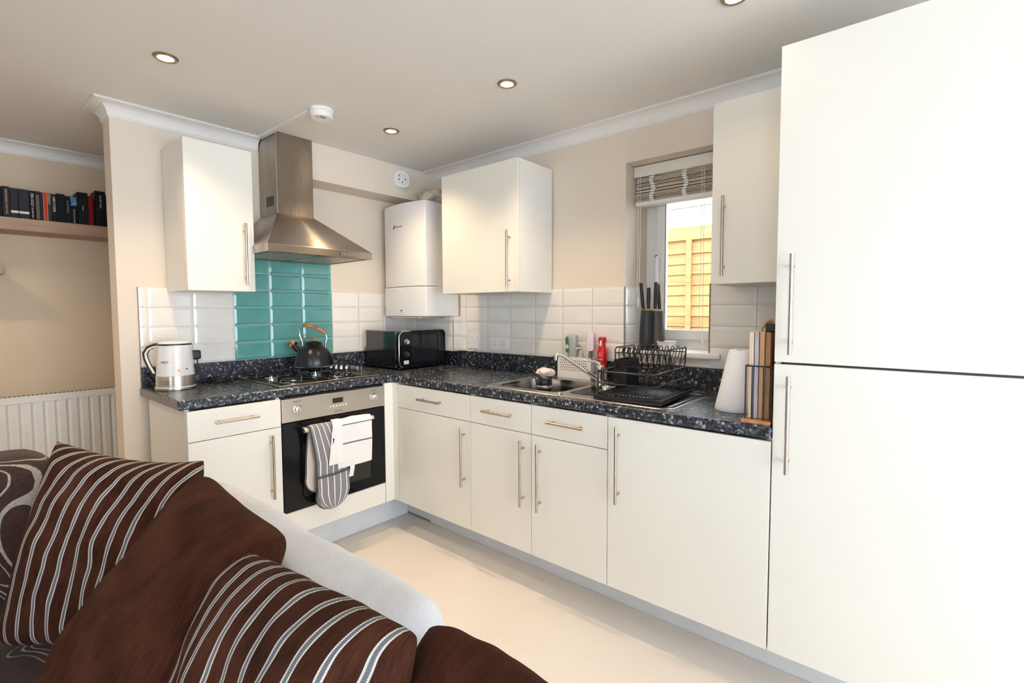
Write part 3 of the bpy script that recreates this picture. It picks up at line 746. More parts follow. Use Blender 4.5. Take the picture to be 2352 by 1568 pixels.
# mitt pocket seam and pocket
pk = [(-.6695, .455), (-.6705, .40), (-.669, .34), (-.665, .276)]
o, l, r, bt = strip(lambda t: -1.063+.004*t, lambda t: cap_hw(.0865, t, .42, 1), pk, .010, 'pocket', 'mitt', gl, seed=3)
MB().tube([Vector(l[0])+Vector((0, -.004, 0)), Vector(o.matrix_world @ Vector((-1.063, -.676, .4555))) if False else Vector((-1.063, -.677, .4545)), Vector(r[0])+Vector((0, -.004, .006))], .0055, 7).build('binding', 'binding', gl, loc=loc0(gl), smooth=60)
backp = [(-.6385, .7165), (-.627, .714), (-.620, .700), (-.619, .60), (-.618, .50), (-.616, .365)]
o, l, r, bt = strip(lambda t: -1.108-.008*min(1, t*2), lambda t: cap_hw(.058+.014*t, t, .78, 1), backp, .012, 'back_pad', 'quilt', gl, seed=5)
MB().tube([p for p in l]+bt+[p for p in reversed(r)], .0042, 7).build('binding', 'binding', gl, loc=loc0(gl), smooth=60)
MB().box(-1.068, -1.058, -.680, -.668, .600, .640).build('care_label', 'black', gl, loc=loc0(gl))
# tea towel
tw = thing('tea_towel', 'small white tea towel with thin grey bands hanging over the oven rail', 'towel', (-.93, -.64, .70))
tp = [(-.612, .56), (-.618, .69), (-.627, .7195), (-.642, .7265), (-.660, .722), (-.669, .700), (-.6715, .60), (-.672, .474)]
o, l, r, bt = strip(lambda t: -.930-.008*t, lambda t: .112-.012*t+.002*math.sin(t*9), tp, .004, 'front_fold', 'towel', tw, nu=22, uvscale=1, wob=.006, seed=9)
tp2 = [(-.6425, .7285), (-.664, .724), (-.6765, .700), (-.6785, .60), (-.679, .505)]
o, l, r, bt = strip(lambda t: -1.036-.016*t, lambda t: .024+.016*t, tp2, .004, 'side_fold', mat('white_towel_plain', (.86, .83, .82), .95, bstr=.12, bscale=300), tw, nu=8, wob=.004, seed=11)
tp3 = [(-.673, .480), (-.676, .465), (-.6755, .418)]
o, l, r, bt = strip(lambda t: -.955-.012*t, lambda t: .0135, tp3, .003, 'hanging_tag', 'plastic_w', tw, nu=4, wob=.002, seed=13)

# ------------------------------------------------------------------ hob
hx0, hx1, hy0, hy1 = -1.272, -.692, -.548, -.042
hob = thing('gas_hob', 'stainless steel four-burner gas hob with black pan supports', 'hob', (-.98, -.295, ZT))
part(cellprism([hx0, hx0+.018, -.775, hx1], [hy0, hy0+.018, hy1-.018, hy1], lambda u, v: u < hx0+.018 or u > -.775 or v < hy0+.018 or v > hy1-.018, 'z', ZT+.0004, ZT+.0075), 'rim', 'steel', hob, bevel=.003)
part(MB().box(hx0+.017, -.774, hy0+.017, hy1-.017, ZT+.0004, ZT+.0035), 'spill_tray', mat('dark_mirror_enamel', (.03, .032, .035), .08, .6), hob)
for x, y, r in ((-1.155, -.190, .036), (-1.160, -.440, .052), (-.905, -.200, .036), (-.900, -.430, .030)):
    bn = part(MB().lathe([(r*1.15, .9175), (r*1.15, .922), (r, .924), (r, .934), (r*.9, .935)], (x, y, 0), 32), 'burner', 'chrome', hob, smooth=40)
    MB().lathe([(r*.86, .9352), (r*.86, .940), (r*.7, .943), (.001, .944)], (x, y, 0), 28).build('burner_cap', 'black_satin', bn, smooth=40)
for x0_, x1_ in ((-1.235, -1.045), (-.995, -.805)):
    g_ = MB(); zr = .956
    cor = [(x0_, -.515), (x1_, -.515), (x1_, -.075), (x0_, -.075)]
    pts = rrect(x0_, x1_, -.515, -.075, .03, 4)
    g_.tube([(a, b_, .925) for a, b_ in pts], .0035, 6, closed=True)
    for yc in (-.190, -.435):
        xc = (x0_+x1_)/2
        for (dx, dy) in ((1, 0), (-1, 0), (0, 1), (0, -1)):
            ex, ey = (x1_-xc) if dx else 0, .075
            p1 = (xc+dx*ex, yc+dy*ey, .925); p2 = (xc+dx*ex*.97, yc+dy*ey, zr-.004); p3 = (xc+dx*ex*.9, yc+dy*ey*.9, zr); p4 = (xc+dx*.028, yc+dy*.028, zr)
            g_.tube([p1, p2, p3, p4], .0042, 6)
    part(g_, 'pan_support', 'black_satin', hob, smooth=50)
for y in (-.085, -.145, -.205, -.265):
    kb = part(MB().lathe([(.017, .9215), (.017, .929), (.013, .930)], (-.735, y, 0), 20), 'control_knob', 'black', hob, smooth=40)
    MB().lathe([(.0145, .930), (.0125, .950), (.010, .952)], (-.735, y, 0), 20).build('knob_cap', 'chrome', kb, smooth=40)
    MB().box(-.7385, -.7315, y-.013, y+.013, .945, .957).build('grip', 'chrome', kb, bevel=.001)
sg = MB().box(-.7, -.694, -.37, -.20, ZT+.0076, ZT+.022)
for k in range(5): sg.box(-.7, -.694, -.37+k*.036, -.37+k*.036+.026, ZT+.0218, ZT+.040)
part(sg, 'notched_guard', 'steel', hob, bevel=.001)

# ------------------------------------------------------------------ cooker hood
hd = thing('cooker_hood', 'stainless steel chimney cooker hood above the hob', 'cooker hood', (-.99, -.25, 1.585))
bx0, bx1, by0, by1 = -1.2865, -.6935, -.500, -.009
tx0, tx1, ty0, ty1 = -1.108, -.897, -.222, -.009
mb = MB(); za, zb_, zc = 1.5875, 1.626, 1.830
for z, (x0_, x1_, y0_, y1_) in ((za, (bx0, bx1, by0, by1)), (zb_, (bx0, bx1, by0, by1)), (zc, (tx0-.003, tx1+.003, ty0-.003, ty1))):
    mb.v += [(x0_, y0_, z), (x1_, y0_, z), (x1_, y1_, z), (x0_, y1_, z)]
for r_ in (0, 4):
    for i in range(4): mb.f.append((r_+i, r_+(i+1) % 4, r_+4+(i+1) % 4, r_+4+i))
mb.f.append((8, 9, 10, 11)); e = .016
mb.v += [(bx0+e, by0+e, za), (bx1-e, by0+e, za), (bx1-e, by1-e, za), (bx0+e, by1-e, za), (bx0+e, by0+e, za+.008), (bx1-e, by0+e, za+.008), (bx1-e, by1-e, za+.008), (bx0+e, by1-e, za+.008)]
for i in range(4): mb.f.append((i, (i+1) % 4, 12+(i+1) % 4, 12+i)); mb.f.append((12+i, 12+(i+1) % 4, 16+(i+1) % 4, 16+i))
mb.f.append((16, 17, 18, 19))
part(mb, 'canopy', 'steel', hd, bevel=.0015)
part(MB().box(tx0, tx1, ty0, ty1, zc+.0005, H-.0008), 'chimney', 'steel_v', hd, bevel=.002)
vg = MB()
for k in range(7): vg.box(tx0-.0012, tx0-.0002, -.180, -.092, 1.880+k*.008, 1.8855+k*.008)
part(vg, 'vent_grille', 'grey_dk', hd)
for k in range(5): part(MB().lathe([(.0045, by0-.0002), (.004, by0-.003)], (-.882+k*.0155, 0, 1.6045), 12, 'y'), 'button', 'chrome', hd, smooth=40)
part(MB().lathe([(.0045, by0-.0002), (.004, by0-.0025)], (-.8985, 0, 1.6045), 12, 'y'), 'button', mat('dark_red_button', (.08, .01, .01), .3), hd, smooth=40)
for xa, xb in ((-1.255, -.995), (-.985, -.725)):
    f_ = part(MB().box(xa, xb, -.44, -.06, za+.002, za+.0075), 'grease_filter', 'steel', hd)
    fl = MB()
    for k in range(9): fl.box(xa+.01, xb-.01, -.43+k*.041, -.425+k*.041, za+.0005, za+.002)
    fl.build('mesh_ribs', 'nickel', f_)
for xa in (-1.1, -.88): part(MB().lathe([(.022, za+.0078), (.022, za+.004), (.018, za+.003)], (xa, -.462, 0), 20), 'lamp', 'plastic_w', hd, smooth=40)

# ------------------------------------------------------------------ boiler and flue
bo = thing('boiler', 'white wall-hung combi boiler with bowed front in the corner beside the wall cabinet', 'boiler', (-.15, -.29, 1.2525))
def bowed(y0, y1, z0, z1, xf, bulge, xb, n=14, taper=0):
    mb = MB(); pts = [(xb, y1), (xb, y0)]
    for i in range(n+1):
        t = i/n; y = y0+(y1-y0)*t; pts.append((xf-bulge*(1-(2*t-1)**2), y))
    return mb.prism(pts, 'z', z0, z1)
by_a, by_b = -.508, -.072
part(bowed(by_a, by_b, 1.452, 1.999, -.300, .034, -.0125), 'upper_casing', 'plastic_w', bo, smooth=35, bevel=.004)
fl = part(bowed(by_a-.004, by_b, 1.2535, 1.4475, -.306, .034, -.210), 'front_flap', 'plastic_w', bo, smooth=35, bevel=.004)
part(MB().box(-.2095, -.0125, by_a, by_b, 1.2535, 1.4515), 'lower_casing', 'plastic_w', bo, bevel=.003)
MB().lathe([(.016, -.341), (.013, -.3425), (.009, -.340)], (0, -.300, 1.292), 20, 'x').build('latch', 'plastic_w', fl, smooth=30)
MB().lathe([(.006, -.3425), (.005, -.344)], (0, -.300, 1.292), 12, 'x').build('latch_hole', 'black', fl)
badge = part(MB().prism([(-.222, 1.838), (-.236, 1.862), (-.228, 1.862), (-.212, 1.838)], 'x', -.3345, -.333), 'badge', 'grey_dk', bo)
t_ = text('WORCESTER', .013, (0, 0, 0), FACE_X, 'grey_md', bo); t_.location = (-.3352+.15, -.276+.29, 1.848-1.2525); t_.rotation_euler = (R_(90), 0, R_(-90))
part(MB().box(-.30, -.05, -.44, -.15, 1.2385, 1.2532), 'base_tray', 'nickel', bo, bevel=.002)
fe = thing('flue_elbow', 'grimy off-white flue elbow on top of the boiler', 'flue pipe', (-.17, -.36, 2.0))
M['flue'] = mat('grimy_flue', (.55, .50, .44), .6, var=.5, scale=22, bstr=.4)
part(MB().tube([(-.175, -.355, 2.0003), (-.175, -.355, 2.02), (-.168, -.372, 2.048), (-.14, -.40, 2.062), (-.08, -.44, 2.066), (-.018, -.47, 2.066)], [.052, .052, .050, .050, .050, .050], 20), 'pipe', 'flue', fe, smooth=50)
part(MB().lathe([(.060, 2.0002), (.060, 2.012), (.053, 2.014)], (-.175, -.355, 0), 28), 'collar', 'flue', fe, smooth=40)
part(MB().tube([(-.10, -.40, 2.108), (-.06, -.42, 2.118), (-.03, -.47, 2.125), (-.004, -.50, 2.10)], .004, 6), 'wire', 'flue', fe, smooth=50)

# ------------------------------------------------------------------ alarms, trunking, downlights
co = thing('carbon_monoxide_alarm', 'small round white carbon monoxide alarm on the boxed-in soffit', 'alarm', (-.255, -.19, 2.187))
part(MB().prism(rrect(-.316, -.194, 2.130, 2.244, .045, 7), 'y', -.2225, -.1905), 'body', 'plastic_w', co, smooth=40, bevel=.004)
part(MB().prism(rrect(-.298, -.212, 2.147, 2.227, .034, 7), 'y', -.2245, -.2228), 'face_plate', mat('face_plate_white', (.80, .80, .82), .4), co, smooth=40)
for dx, dz in ((-.030, .018), (-.030, -.008), (-.004, -.022), (.022, .0)): part(MB().box(-.255+dx-.004, -.255+dx+.004, -.2255, -.2246, 2.187+dz-.006, 2.187+dz+.006), 'symbol', 'grey_md', co)
sa = thing('smoke_alarm', 'round white smoke alarm on the ceiling in front of the hood chimney', 'alarm', (-1.083, -.672, H))
part(MB().lathe([(.057, H-.0008), (.057, H-.015), (.055, H-.0165)], (-1.083, -.672, 0), 40), 'base', 'plastic_w', sa, smooth=40)
part(MB().lathe([(.053, H-.0168), (.0525, H-.036), (.048, H-.043), (.001, H-.044)], (-1.083, -.672, 0), 40), 'cover', 'plastic_w', sa, smooth=40)
sl_ = MB()
for k in range(5): sl_.box(-1.083-.020+k*.006, -1.083-.0165+k*.006, -.700, -.688, H-.0462, H-.0438)
part(sl_, 'sounder_slots', 'trim_dark', sa)
part(MB().lathe([(.003, H-.0438), (.003, H-.0448)], (-1.112, -.680, 0), 10), 'indicator', 'grey_dk', sa)
part(MB().lathe([(.003, H-.0438), (.003, H-.0448)], (-1.100, -.664, 0), 10), 'test_button', 'grey_dk', sa)
tr = MB().box(-1.134, -1.1105, -.622, -.0685, H-.014, H-.0006).build('trunking', 'coving', bevel=.001); tag(tr, 'thin off-white cable trunking on the ceiling from the smoke alarm to the coving', 'trunking')
for (x, y, lb) in ((-1.730, -.681, 'round recessed ceiling downlight nearest the left edge of the picture'),
                   (-.696, -1.544, 'round recessed ceiling downlight in the middle of the ceiling, above the worktop'),
                   (-.689, -.697, 'round recessed ceiling downlight nearest the corner, right of the smoke alarm'),
                   (-.672, -2.475, 'round recessed ceiling downlight cut off by the top edge, near the fridge housing')):
    dl = thing('ceiling_downlight', lb, 'downlight', (x, y, H), group='recessed ceiling downlights')
    part(MB().lathe([(.043, H-.0006), (.043, H-.003), (.038, H-.0075), (.0285, H-.006), (.027, H-.002), (.0268, H-.0008)], (x, y, 0), 36), 'bezel', 'brass', dl, smooth=40)
    part(MB().lathe([(.0262, H-.0015), (.0262, H-.0040), (.001, H-.0042)], (x, y, 0), 28), 'lens', 'lamp', dl, smooth=40)
    light('downlight_beam', 'SPOT', (x, y, H-.012), (0, 0, 0), 5 if y < -2 else 40, (1, .74, .46), spot_size=R_(118), spot_blend=.8, shadow_soft_size=.03)

# ------------------------------------------------------------------ sockets and switches
def faceplate(name, lb, face, a, z, wd, ht, extra):
    """a: coordinate along wall of centre"""
    t_ = thing(name, lb, 'socket' if 'socket' in name else 'switch', (a, -.0085, z) if face == 'y' else (-.0085, a, z), 0 if face == 'y' else -PI/2)
    MB().prism(rrect(-wd/2, wd/2, -ht/2, ht/2, .005, 3), 'y', -.0135, -.0034).build('plate', 'plastic_w', t_, bevel=.002)
    extra(t_); return t_
def pins(t_, x):
    MB().box(x-.002, x+.002, -.0140, -.0134, .004, .012).box(x-.013, x-.006, -.0140, -.0134, -.011, -.007).box(x+.006, x+.013, -.0140, -.0134, -.011, -.007).build('pin_holes', 'grey_dk', t_)
def rocker(t_, x, z, m='plastic_w'): MB().box(x-.006, x+.006, -.0165, -.0134, z-.010, z+.010).build('rocker', m, t_, bevel=.001)
def single(t_): pins(t_, 0); rocker(t_, -.012, .028)
def double(t_): pins(t_, -.036); pins(t_, .036); rocker(t_, -.012, .020); rocker(t_, .012, .020)
faceplate('wall_socket', 'white single wall socket half hidden behind the electric kettle', 'y', -1.478, 1.077, .086, .086, single)
def spur(t_):
    MB().box(-.013, .013, -.0150, -.0134, -.010, .012).build('fuse_cover', 'plastic_w', t_, bevel=.001)
    MB().box(-.004, .004, -.0142, -.0134, .024, .027).build('neon', 'grey_dk', t_)
    for x in (-.028, .028): MB().box(x-.002, x+.002, -.0142, -.0134, -.003, .003).build('screw', 'nickel', t_)
faceplate('fused_spur_switch', 'white fused spur plate on the window wall, left of the double socket', 'x', -.644, 1.078, .086, .086, spur)
faceplate('double_wall_socket', 'white double wall socket on the window wall beneath the wide wall cabinet', 'x', -.881, 1.078, .148, .086, double)
def cooker(t_):
    MB().box(-.010, .012, -.0175, -.0134, -.010, .008).build('rocker', 'red', t_, bevel=.001)
    MB().box(-.006, .006, -.0142, -.0134, .026, .030).build('neon', 'grey_dk', t_)
    for x in (-.030, .030): MB().box(x-.002, x+.002, -.0142, -.0134, -.003, .003).build('screw', 'nickel', t_)
faceplate('cooker_switch', 'white cooker switch plate with a red rocker, beside the microwave', 'y', -.399, 1.078, .086, .086, cooker)
fx = MB().tube([(-.018, -.658, 1.033), (-.026, -.640, 1.020), (-.028, -.610, 1.018), (-.022, -.580, 1.026), (-.012, -.570, 1.040), (-.006, -.566, 1.052)], .004, 7).build('flex_cable', 'plastic_w', smooth=50)
tag(fx, 'short white flex looping from the tiled corner to the fused spur', 'cable')

# ------------------------------------------------------------------ electric kettle
KX, KY = -1.603, -.170
Lm = Vector((-.647, .763, 0))                     # towards the picture's left, as seen from the sofa
ek = thing('electric_kettle', 'clear and steel electric kettle with black handle at the left end of the worktop', 'kettle', (KX, KY, ZT))
part(MB().lathe([(.084, ZT+.0005), (.086, ZT+.006), (.084, ZT+.014)], (KX, KY, 0), 40), 'power_base', 'steel_p', ek, smooth=40)
part(MB().lathe([(.0835, ZT+.0145), (.0835, ZT+.017), (.082, ZT+.0175), (.081, ZT+.066), (.0805, ZT+.068)], (KX, KY, 0), 40), 'heating_base', 'steel_p', ek, smooth=40)
part(MB().lathe([(.0845, ZT+.0125), (.0852, ZT+.0145), (.0845, ZT+.0165)], (KX, KY, 0), 40), 'trim_ring', 'plastic_w', ek, smooth=40)
def jugf(u, v):
    a = 2*PI*u; z = ZT+.0685+.147*v; r = .0795-.010*v
    d = Vector((math.cos(a), math.sin(a), 0)); sp = max(0, d.dot(-Lm))**14*.020*max(0, (v-.55)/.45)**1.5
    return (KX+d.x*(r+sp), KY+d.y*(r+sp), z)
mbj = MB().grid(jugf, 48, 12, closeu=True); mbj.f.append(tuple(range(47, -1, -1))); mbj.f.append(tuple(12*48+i for i in range(48)))
part(mbj, 'jug', 'jug', ek, smooth=50)
part(MB().lathe([(.0715, ZT+.2160), (.0715, ZT+.221), (.067, ZT+.223)], (KX, KY, 0), 40), 'lid_rim', 'black', ek, smooth=40)
part(MB().lathe([(.066, ZT+.2232), (.064, ZT+.229), (.04, ZT+.233), (.001, ZT+.234)], (KX, KY, 0), 40), 'lid', 'plastic_w', ek, smooth=40)
def kp(d, z, s_=0): return (KX+Lm.x*d, KY+Lm.y*d, ZT+z)
part(MB().tube([kp(.062, .214), kp(.095, .212), kp(.128, .200), kp(.146, .175), kp(.143, .145), kp(.125, .105), kp(.104, .065), kp(.084, .040)], [.011, .012, .012, .012, .011, .011, .011, .009], 10), 'handle', 'black', ek, smooth=60)
off = Vector((-.62, -.53, 0))*.0095
part(MB().tube([tuple(Vector(kp(d, z))+off) for d, z in ((.078, .206), (.100, .205), (.124, .194), (.138, .173), (.135, .148), (.119, .110), (.100, .075))], [.0055]*7, 8), 'handle_insert', 'plastic_w', ek, smooth=60)
vd = Vector((-.62, -.785, 0)).normalized(); ra = math.atan2(vd.y, vd.x)+PI/2
def on_kettle(txt, size, lat, z, r, m, **kw):
    ang = math.atan2(-.76, -.65)+lat; p = (r*math.cos(ang), r*math.sin(ang), z)
    return text(txt, size, p, (R_(90), 0, ang+PI/2), m, ek, **kw)
on_kettle('BRITA', .013, -.12, .136, .0765, 'grey_dk'); on_kettle('Russell', .012, -.10, .046, .0825, 'grey_md'); on_kettle('Hobbs', .012, -.10, .034, .0828, 'grey_md')
o = on_kettle('■', .008, -.36, .136, .0765, 'grey_dk') if False else None
ang = math.atan2(-.76, -.65)+.62
MB().lathe([(.007, 0), (.006, .002), (.001, .0025)], (0, 0, 0), 14, 'x').build('filter_light', 'led_w', ek, smooth=40, loc=(.0765*math.cos(ang), .0765*math.sin(ang), .096), rot=(0, 0, ang))
MB().lathe([(.005, 0), (.004, .002), (.001, .0025)], (0, 0, 0), 12, 'x').build('dial', 'grey_dk', ek, smooth=40, loc=(.0755*math.cos(ang+.45), .0755*math.sin(ang+.45), .100), rot=(0, 0, ang+.45))
pg = thing('plug_and_lead', 'black plug and coiled black lead beside the electric kettle', 'plug', (-1.46, -.05, ZT))
part(MB().box(-1.494, -1.452, -.052, -.0250, 1.040, 1.088), 'plug', 'black', pg, bevel=.008, seg=3)
cp = [(-1.473, -.050, 1.042), (-1.470, -.058, 1.0), (-1.462, -.062, .955), (-1.44, -.075, .925), (-1.40, -.10, .919)]
for k in range(40):
    a = k*.42; rr = .050-.0006*k
    cp.append((-1.40+rr*1.25*math.cos(a-1.2)+.012, -.125+rr*math.sin(a-1.2)*.9, .919+.0005*k+.002*math.sin(k)))
part(MB().tube(cp, .0036, 6), 'lead', 'black', pg, smooth=60)

# ------------------------------------------------------------------ stove kettle
SKX, SKY, SZ = -.915, -.215, .961
sk = thing('stovetop_kettle', 'matt black domed whistling kettle with cork-brown handle on the hob', 'kettle', (SKX, SKY, SZ))
prof = [(.098, SZ), (.106, SZ+.004), (.108, SZ+.012)]
for i in range(13):
    a = PI/2*i/12*.86; prof.append((.107*math.cos(a)**.9, SZ+.014+.133*math.sin(a)))
part(MB().lathe(prof, (SKX, SKY, 0), 48), 'body', 'black_satin', sk, smooth=50)
part(MB().lathe([(.1065, SZ+.004), (.1095, SZ+.007), (.1065, SZ+.010)], (SKX, SKY, 0), 48), 'base_ring', 'chrome', sk, smooth=40)
part(MB().lathe([(.045, SZ+.134), (.047, SZ+.143), (.040, SZ+.150), (.001, SZ+.155)], (SKX, SKY, 0), 36), 'lid', 'black_satin', sk, smooth=40)
def sp(d, z, q=0): return (SKX+Lm.x*d+vd.x*q, SKY+Lm.y*d+vd.y*q, SZ+z)
part(MB().tube([sp(.035, .150), sp(.030, .160), sp(.012, .170), sp(-.012, .170), sp(-.030, .160), sp(-.035, .150)], .0055, 8), 'lid_grip', 'cork', sk, smooth=60)
part(MB().tube([sp(.072, .085), sp(.100, .108), sp(.120, .128)], [.021, .018, .015], 14), 'spout', 'black_satin', sk, smooth=60)
wh = part(MB().tube([sp(.112, .112), sp(.122, .134), sp(.128, .160)], [.010, .010, .013], 10), 'whistle', 'cork', sk, smooth=60)
part(MB().tube([sp(.117, .118), sp(.140, .128)], [.009, .012], 10), 'whistle_lever', 'cork', sk, smooth=60)
part(MB().lathe([(.009, -.004), (.009, .004)], sp(.106, .140), 16, 'y'), 'whistle_pin', 'chrome', sk, smooth=40)
part(MB().tube([sp(.062, .118), sp(.066, .150), sp(.082, .190), sp(.078, .222), sp(.055, .243)], .0045, 8), 'handle_arm', 'chrome', sk, smooth=60)
part(MB().tube([sp(-.070, .115), sp(-.072, .140), sp(-.080, .170), sp(-.074, .195)], .0045, 8), 'handle_arm', 'chrome', sk, smooth=60)
part(MB().tube([sp(.055, .243), sp(.035, .247), sp(.0, .240), (sp(-.035, .224)), sp(-.062, .205), sp(-.076, .194)], [.009, .011, .0105, .012, .011, .009], 10), 'grip', 'cork', sk, smooth=60)

# ------------------------------------------------------------------ microwave
mw = thing('microwave', 'black microwave oven with chrome-trimmed rounded side, in the worktop corner', 'microwave', (-.28, -.27, ZT))
mx0, mx1, my0, my1, mz0, mz1 = -.478, -.084, -.446, -.085, .924, 1.163
part(MB().box(mx0, mx1, my0+.03, my1, mz0, mz1), 'casing', mat('glossy_black_casing', (.012, .013, .014), .10, coat=.6), mw, bevel=.006)
fp = part(MB().prism(rrect(mx0, mx1, mz0, mz1, .03, 6), 'y', my0, my0+.0295), 'front_panel', 'black_gloss', mw, smooth=40, bevel=.003)
MB().prism(rrect(mx0+.10, mx1-.02, mz0+.03, mz1-.03, .012, 4), 'y', my0-.0012, my0).build('door_window', mat('smoked_door_glass', (.012, .012, .016), .04), fp)
part(MB().tube([(mx0+.095, my0+.002, mz1-.004), (mx0+.03, my0+.002, mz1-.0035), (mx0+.006, my0+.002, mz1-.03), (mx0+.004, my0+.002, mz0+.05), (mx0+.012, my0+.002, mz0+.015), (mx0+.035, my0+.002, mz0+.004)], .0045, 8), 'chrome_edge', 'chrome', mw, smooth=60)
for z in (1.092, 1.012):
    k = part(MB().lathe([(.019, my0-.0003), (.019, my0-.006), (.012, my0-.008), (.011, my0-.022), (.009, my0-.023)], (mx0+.058, 0, z), 24, 'y'), 'dial', 'black' if z < 1.05 else 'chrome', mw, smooth=40)
    MB().lathe([(.0125, my0-.018), (.0125, my0-.0235)], (mx0+.058, 0, z), 24, 'y').build('dial_cap', 'chrome', k, smooth=40)
part(MB().box(mx0+.040, mx0+.078, my0-.0012, my0-.0002, .950, .973), 'sticker', 'pink_lt', mw)
for x in (mx0+.05, mx1-.05):
    for y in (my0+.06, my1-.05): part(MB().lathe([(.012, ZT+.0003), (.012, mz0)], (x, y, 0), 12), 'foot', 'black', mw)
part(MB().tube([(mx1-.03, my1+.003, 1.15), (mx1+.002, my1-.10, 1.156), (mx1+.0025, my1-.30, 1.15), (mx1+.003, my0+.02, 1.12), (mx1+.003, my0+.02, 1.0), (mx1+.002, my0+.03, .95)], .0035, 7), 'mains_lead', 'black', mw, smooth=60)

# ------------------------------------------------------------------ sink
def box_sd(x, y, x0, x1, y0, y1, r):
    cx, cy, hx, hy = (x0+x1)/2, (y0+y1)/2, (x1-x0)/2-r, (y1-y0)/2-r
    dx, dy = abs(x-cx)-hx, abs(y-cy)-hy
    return math.hypot(max(dx, 0), max(dy, 0))+min(max(dx, dy), 0)-r
def smooth(t): t = max(0, min(1, t)); return t*t*(3-2*t)
kx0, kx1, ky0, ky1 = -.598, -.112, -2.262, -1.292
def sink_z(x, y):
    z = ZT+.005
    e_ = box_sd(x, y, kx0, kx1, ky0, ky1, .045)
    z -= .0045*smooth((e_+.006)/.006); z -= .003*smooth((-e_-.010)/.012)
    d1 = box_sd(x, y, -.535, -.175, -1.700, -1.330, .06); z -= .150*smooth((-d1+.002)/.010)
    d2 = box_sd(x, y, -.520, -.215, -1.885, -1.735, .05); z -= .085*smooth((-d2+.002)/.010)
    d3 = box_sd(x, y, -.545, -.165, -2.235, -1.915, .03)
    if d3 < 0:
        z -= .004*smooth(-d3/.01)
        if d3 < -.012: z += .0028*(.5+.5*math.cos(2*PI*(y+1.93)/.032))*smooth((-d3-.012)/.01)
    return z
sk_ = thing('kitchen_sink', 'stainless steel one-and-a-half bowl inset sink with ridged drainer', 'sink', (-.355, -1.777, ZT))
nx_, ny_ = 122, 242
outline_pad = [None]
mbs = MB(); keep = {}
for j in range(ny_+1):
    for i in range(nx_+1):
        x = kx0+(kx1-kx0)*i/nx_; y = ky0+(ky1-ky0)*j/ny_
        # pull the corners in so the outline is rounded
        e_ = box_sd(x, y, kx0, kx1, ky0, ky1, .045)
        if e_ > 0:
            cxx = max(kx0+.045, min(kx1-.045, x)); cyy = max(ky0+.045, min(ky1-.045, y)); v_ = Vector((x-cxx, y-cyy)); v_ = v_.normalized()*.045; x, y = cxx+v_.x, cyy+v_.y
        mbs.v.append((x, y, sink_z(x, y)))
for j in range(ny_):
    for i in range(nx_): a = j*(nx_+1)+i; mbs.f.append((a, a+1, a+nx_+2, a+nx_+1))
part(mbs, 'basin', 'sink', sk_, smooth=60, fix=False)
for (x, y, z) in ((-.355, -1.515, ZT-.1475), (-.37, -1.81, ZT-.0825)):
    w_ = part(MB().lathe([(.036, z), (.036, z+.002), (.030, z+.0025), (.024, z+.0005)], (x, y, 0), 28), 'waste', 'chrome', sk_, smooth=40)
part(MB().lathe([(.024, ZT+.0022), (.024, ZT+.005), (.018, ZT+.006)], (-.556, -1.715, 0), 24), 'overflow_plug', 'chrome', sk_, smooth=40)
# tap
tp_ = thing('mixer_tap', 'chrome single-lever mixer tap with a long angled spout behind the sink', 'tap', (-.143, -1.695, ZT))
part(MB().lathe([(.026, ZT+.0025), (.026, ZT+.007), (.021, ZT+.010), (.020, ZT+.060), (.022, ZT+.064), (.022, ZT+.088), (.016, ZT+.096), (.001, ZT+.098)], (-.143, -1.695, 0), 28), 'body', 'chrome', tp_, smooth=40)
part(MB().tube([(-.150, -1.688, ZT+.020), (-.172, -1.668, ZT+.036), (-.215, -1.615, ZT+.085), (-.262, -1.548, ZT+.140), (-.276, -1.528, ZT+.148), (-.286, -1.514, ZT+.140)], [.012, .012, .0105, .0105, .012, .012], 12), 'spout', 'chrome', tp_, smooth=60)
part(MB().lathe([(.0135, ZT+.118), (.0135, ZT+.142)], (-.286, -1.514, 0), 20), 'aerator', 'chrome', tp_, smooth=40)
part(MB().tube([(-.143, -1.695, ZT+.094), (-.150, -1.670, ZT+.108), (-.160, -1.640, ZT+.112), (-.172, -1.612, ZT+.118)], [.014, .008, .006, .007], 10), 'lever', 'chrome', tp_, smooth=60)

# travel cup in the bowl with cloth on it
cu = thing('travel_mug', 'black travel mug with a steel band standing in the main sink bowl', 'mug', (-.285, -1.440, ZT-.145))
cz = ZT-.1425-.0
part(MB().lathe([(.036, cz), (.038, cz+.003), (.038, cz+.108), (.039, cz+.110)], (-.285, -1.440, 0), 32), 'body', 'black', cu, smooth=40)
part(MB().lathe([(.0400, cz+.1102), (.0410, cz+.113), (.0410, cz+.124), (.0395, cz+.126)], (-.285, -1.440, 0), 32), 'band', 'nickel', cu, smooth=40)
part(MB().lathe([(.0410, cz+.1262), (.0425, cz+.130), (.0420, cz+.150), (.038, cz+.155), (.001, cz+.156)], (-.285, -1.440, 0), 32), 'lid', 'black', cu, smooth=40)
part(MB().tube([(-.295, -1.425, cz+.155), (-.298, -1.418, cz+.168), (-.292, -1.425, cz+.176), (-.272, -1.458, cz+.174), (-.264, -1.466, cz+.164), (-.264, -1.466, cz+.155)], .008, 8), 'carry_loop', 'black', cu, smooth=60)
cl = MB(); cc = Vector((-.280, -1.445, cz+.193))
def clothf(u, v):
    a = 2*PI*u; b_ = PI*v; d = Vector((math.sin(b_)*math.cos(a)*.046, math.sin(b_)*math.sin(a)*.046, math.cos(b_)*.024))
    n_ = noise.noise(d*38+Vector((5, 2, 1))); n2 = noise.noise(d*90)
    return cc+d*(1+.45*n_+.15*n2)
cl.grid(clothf, 48, 28, closeu=True)
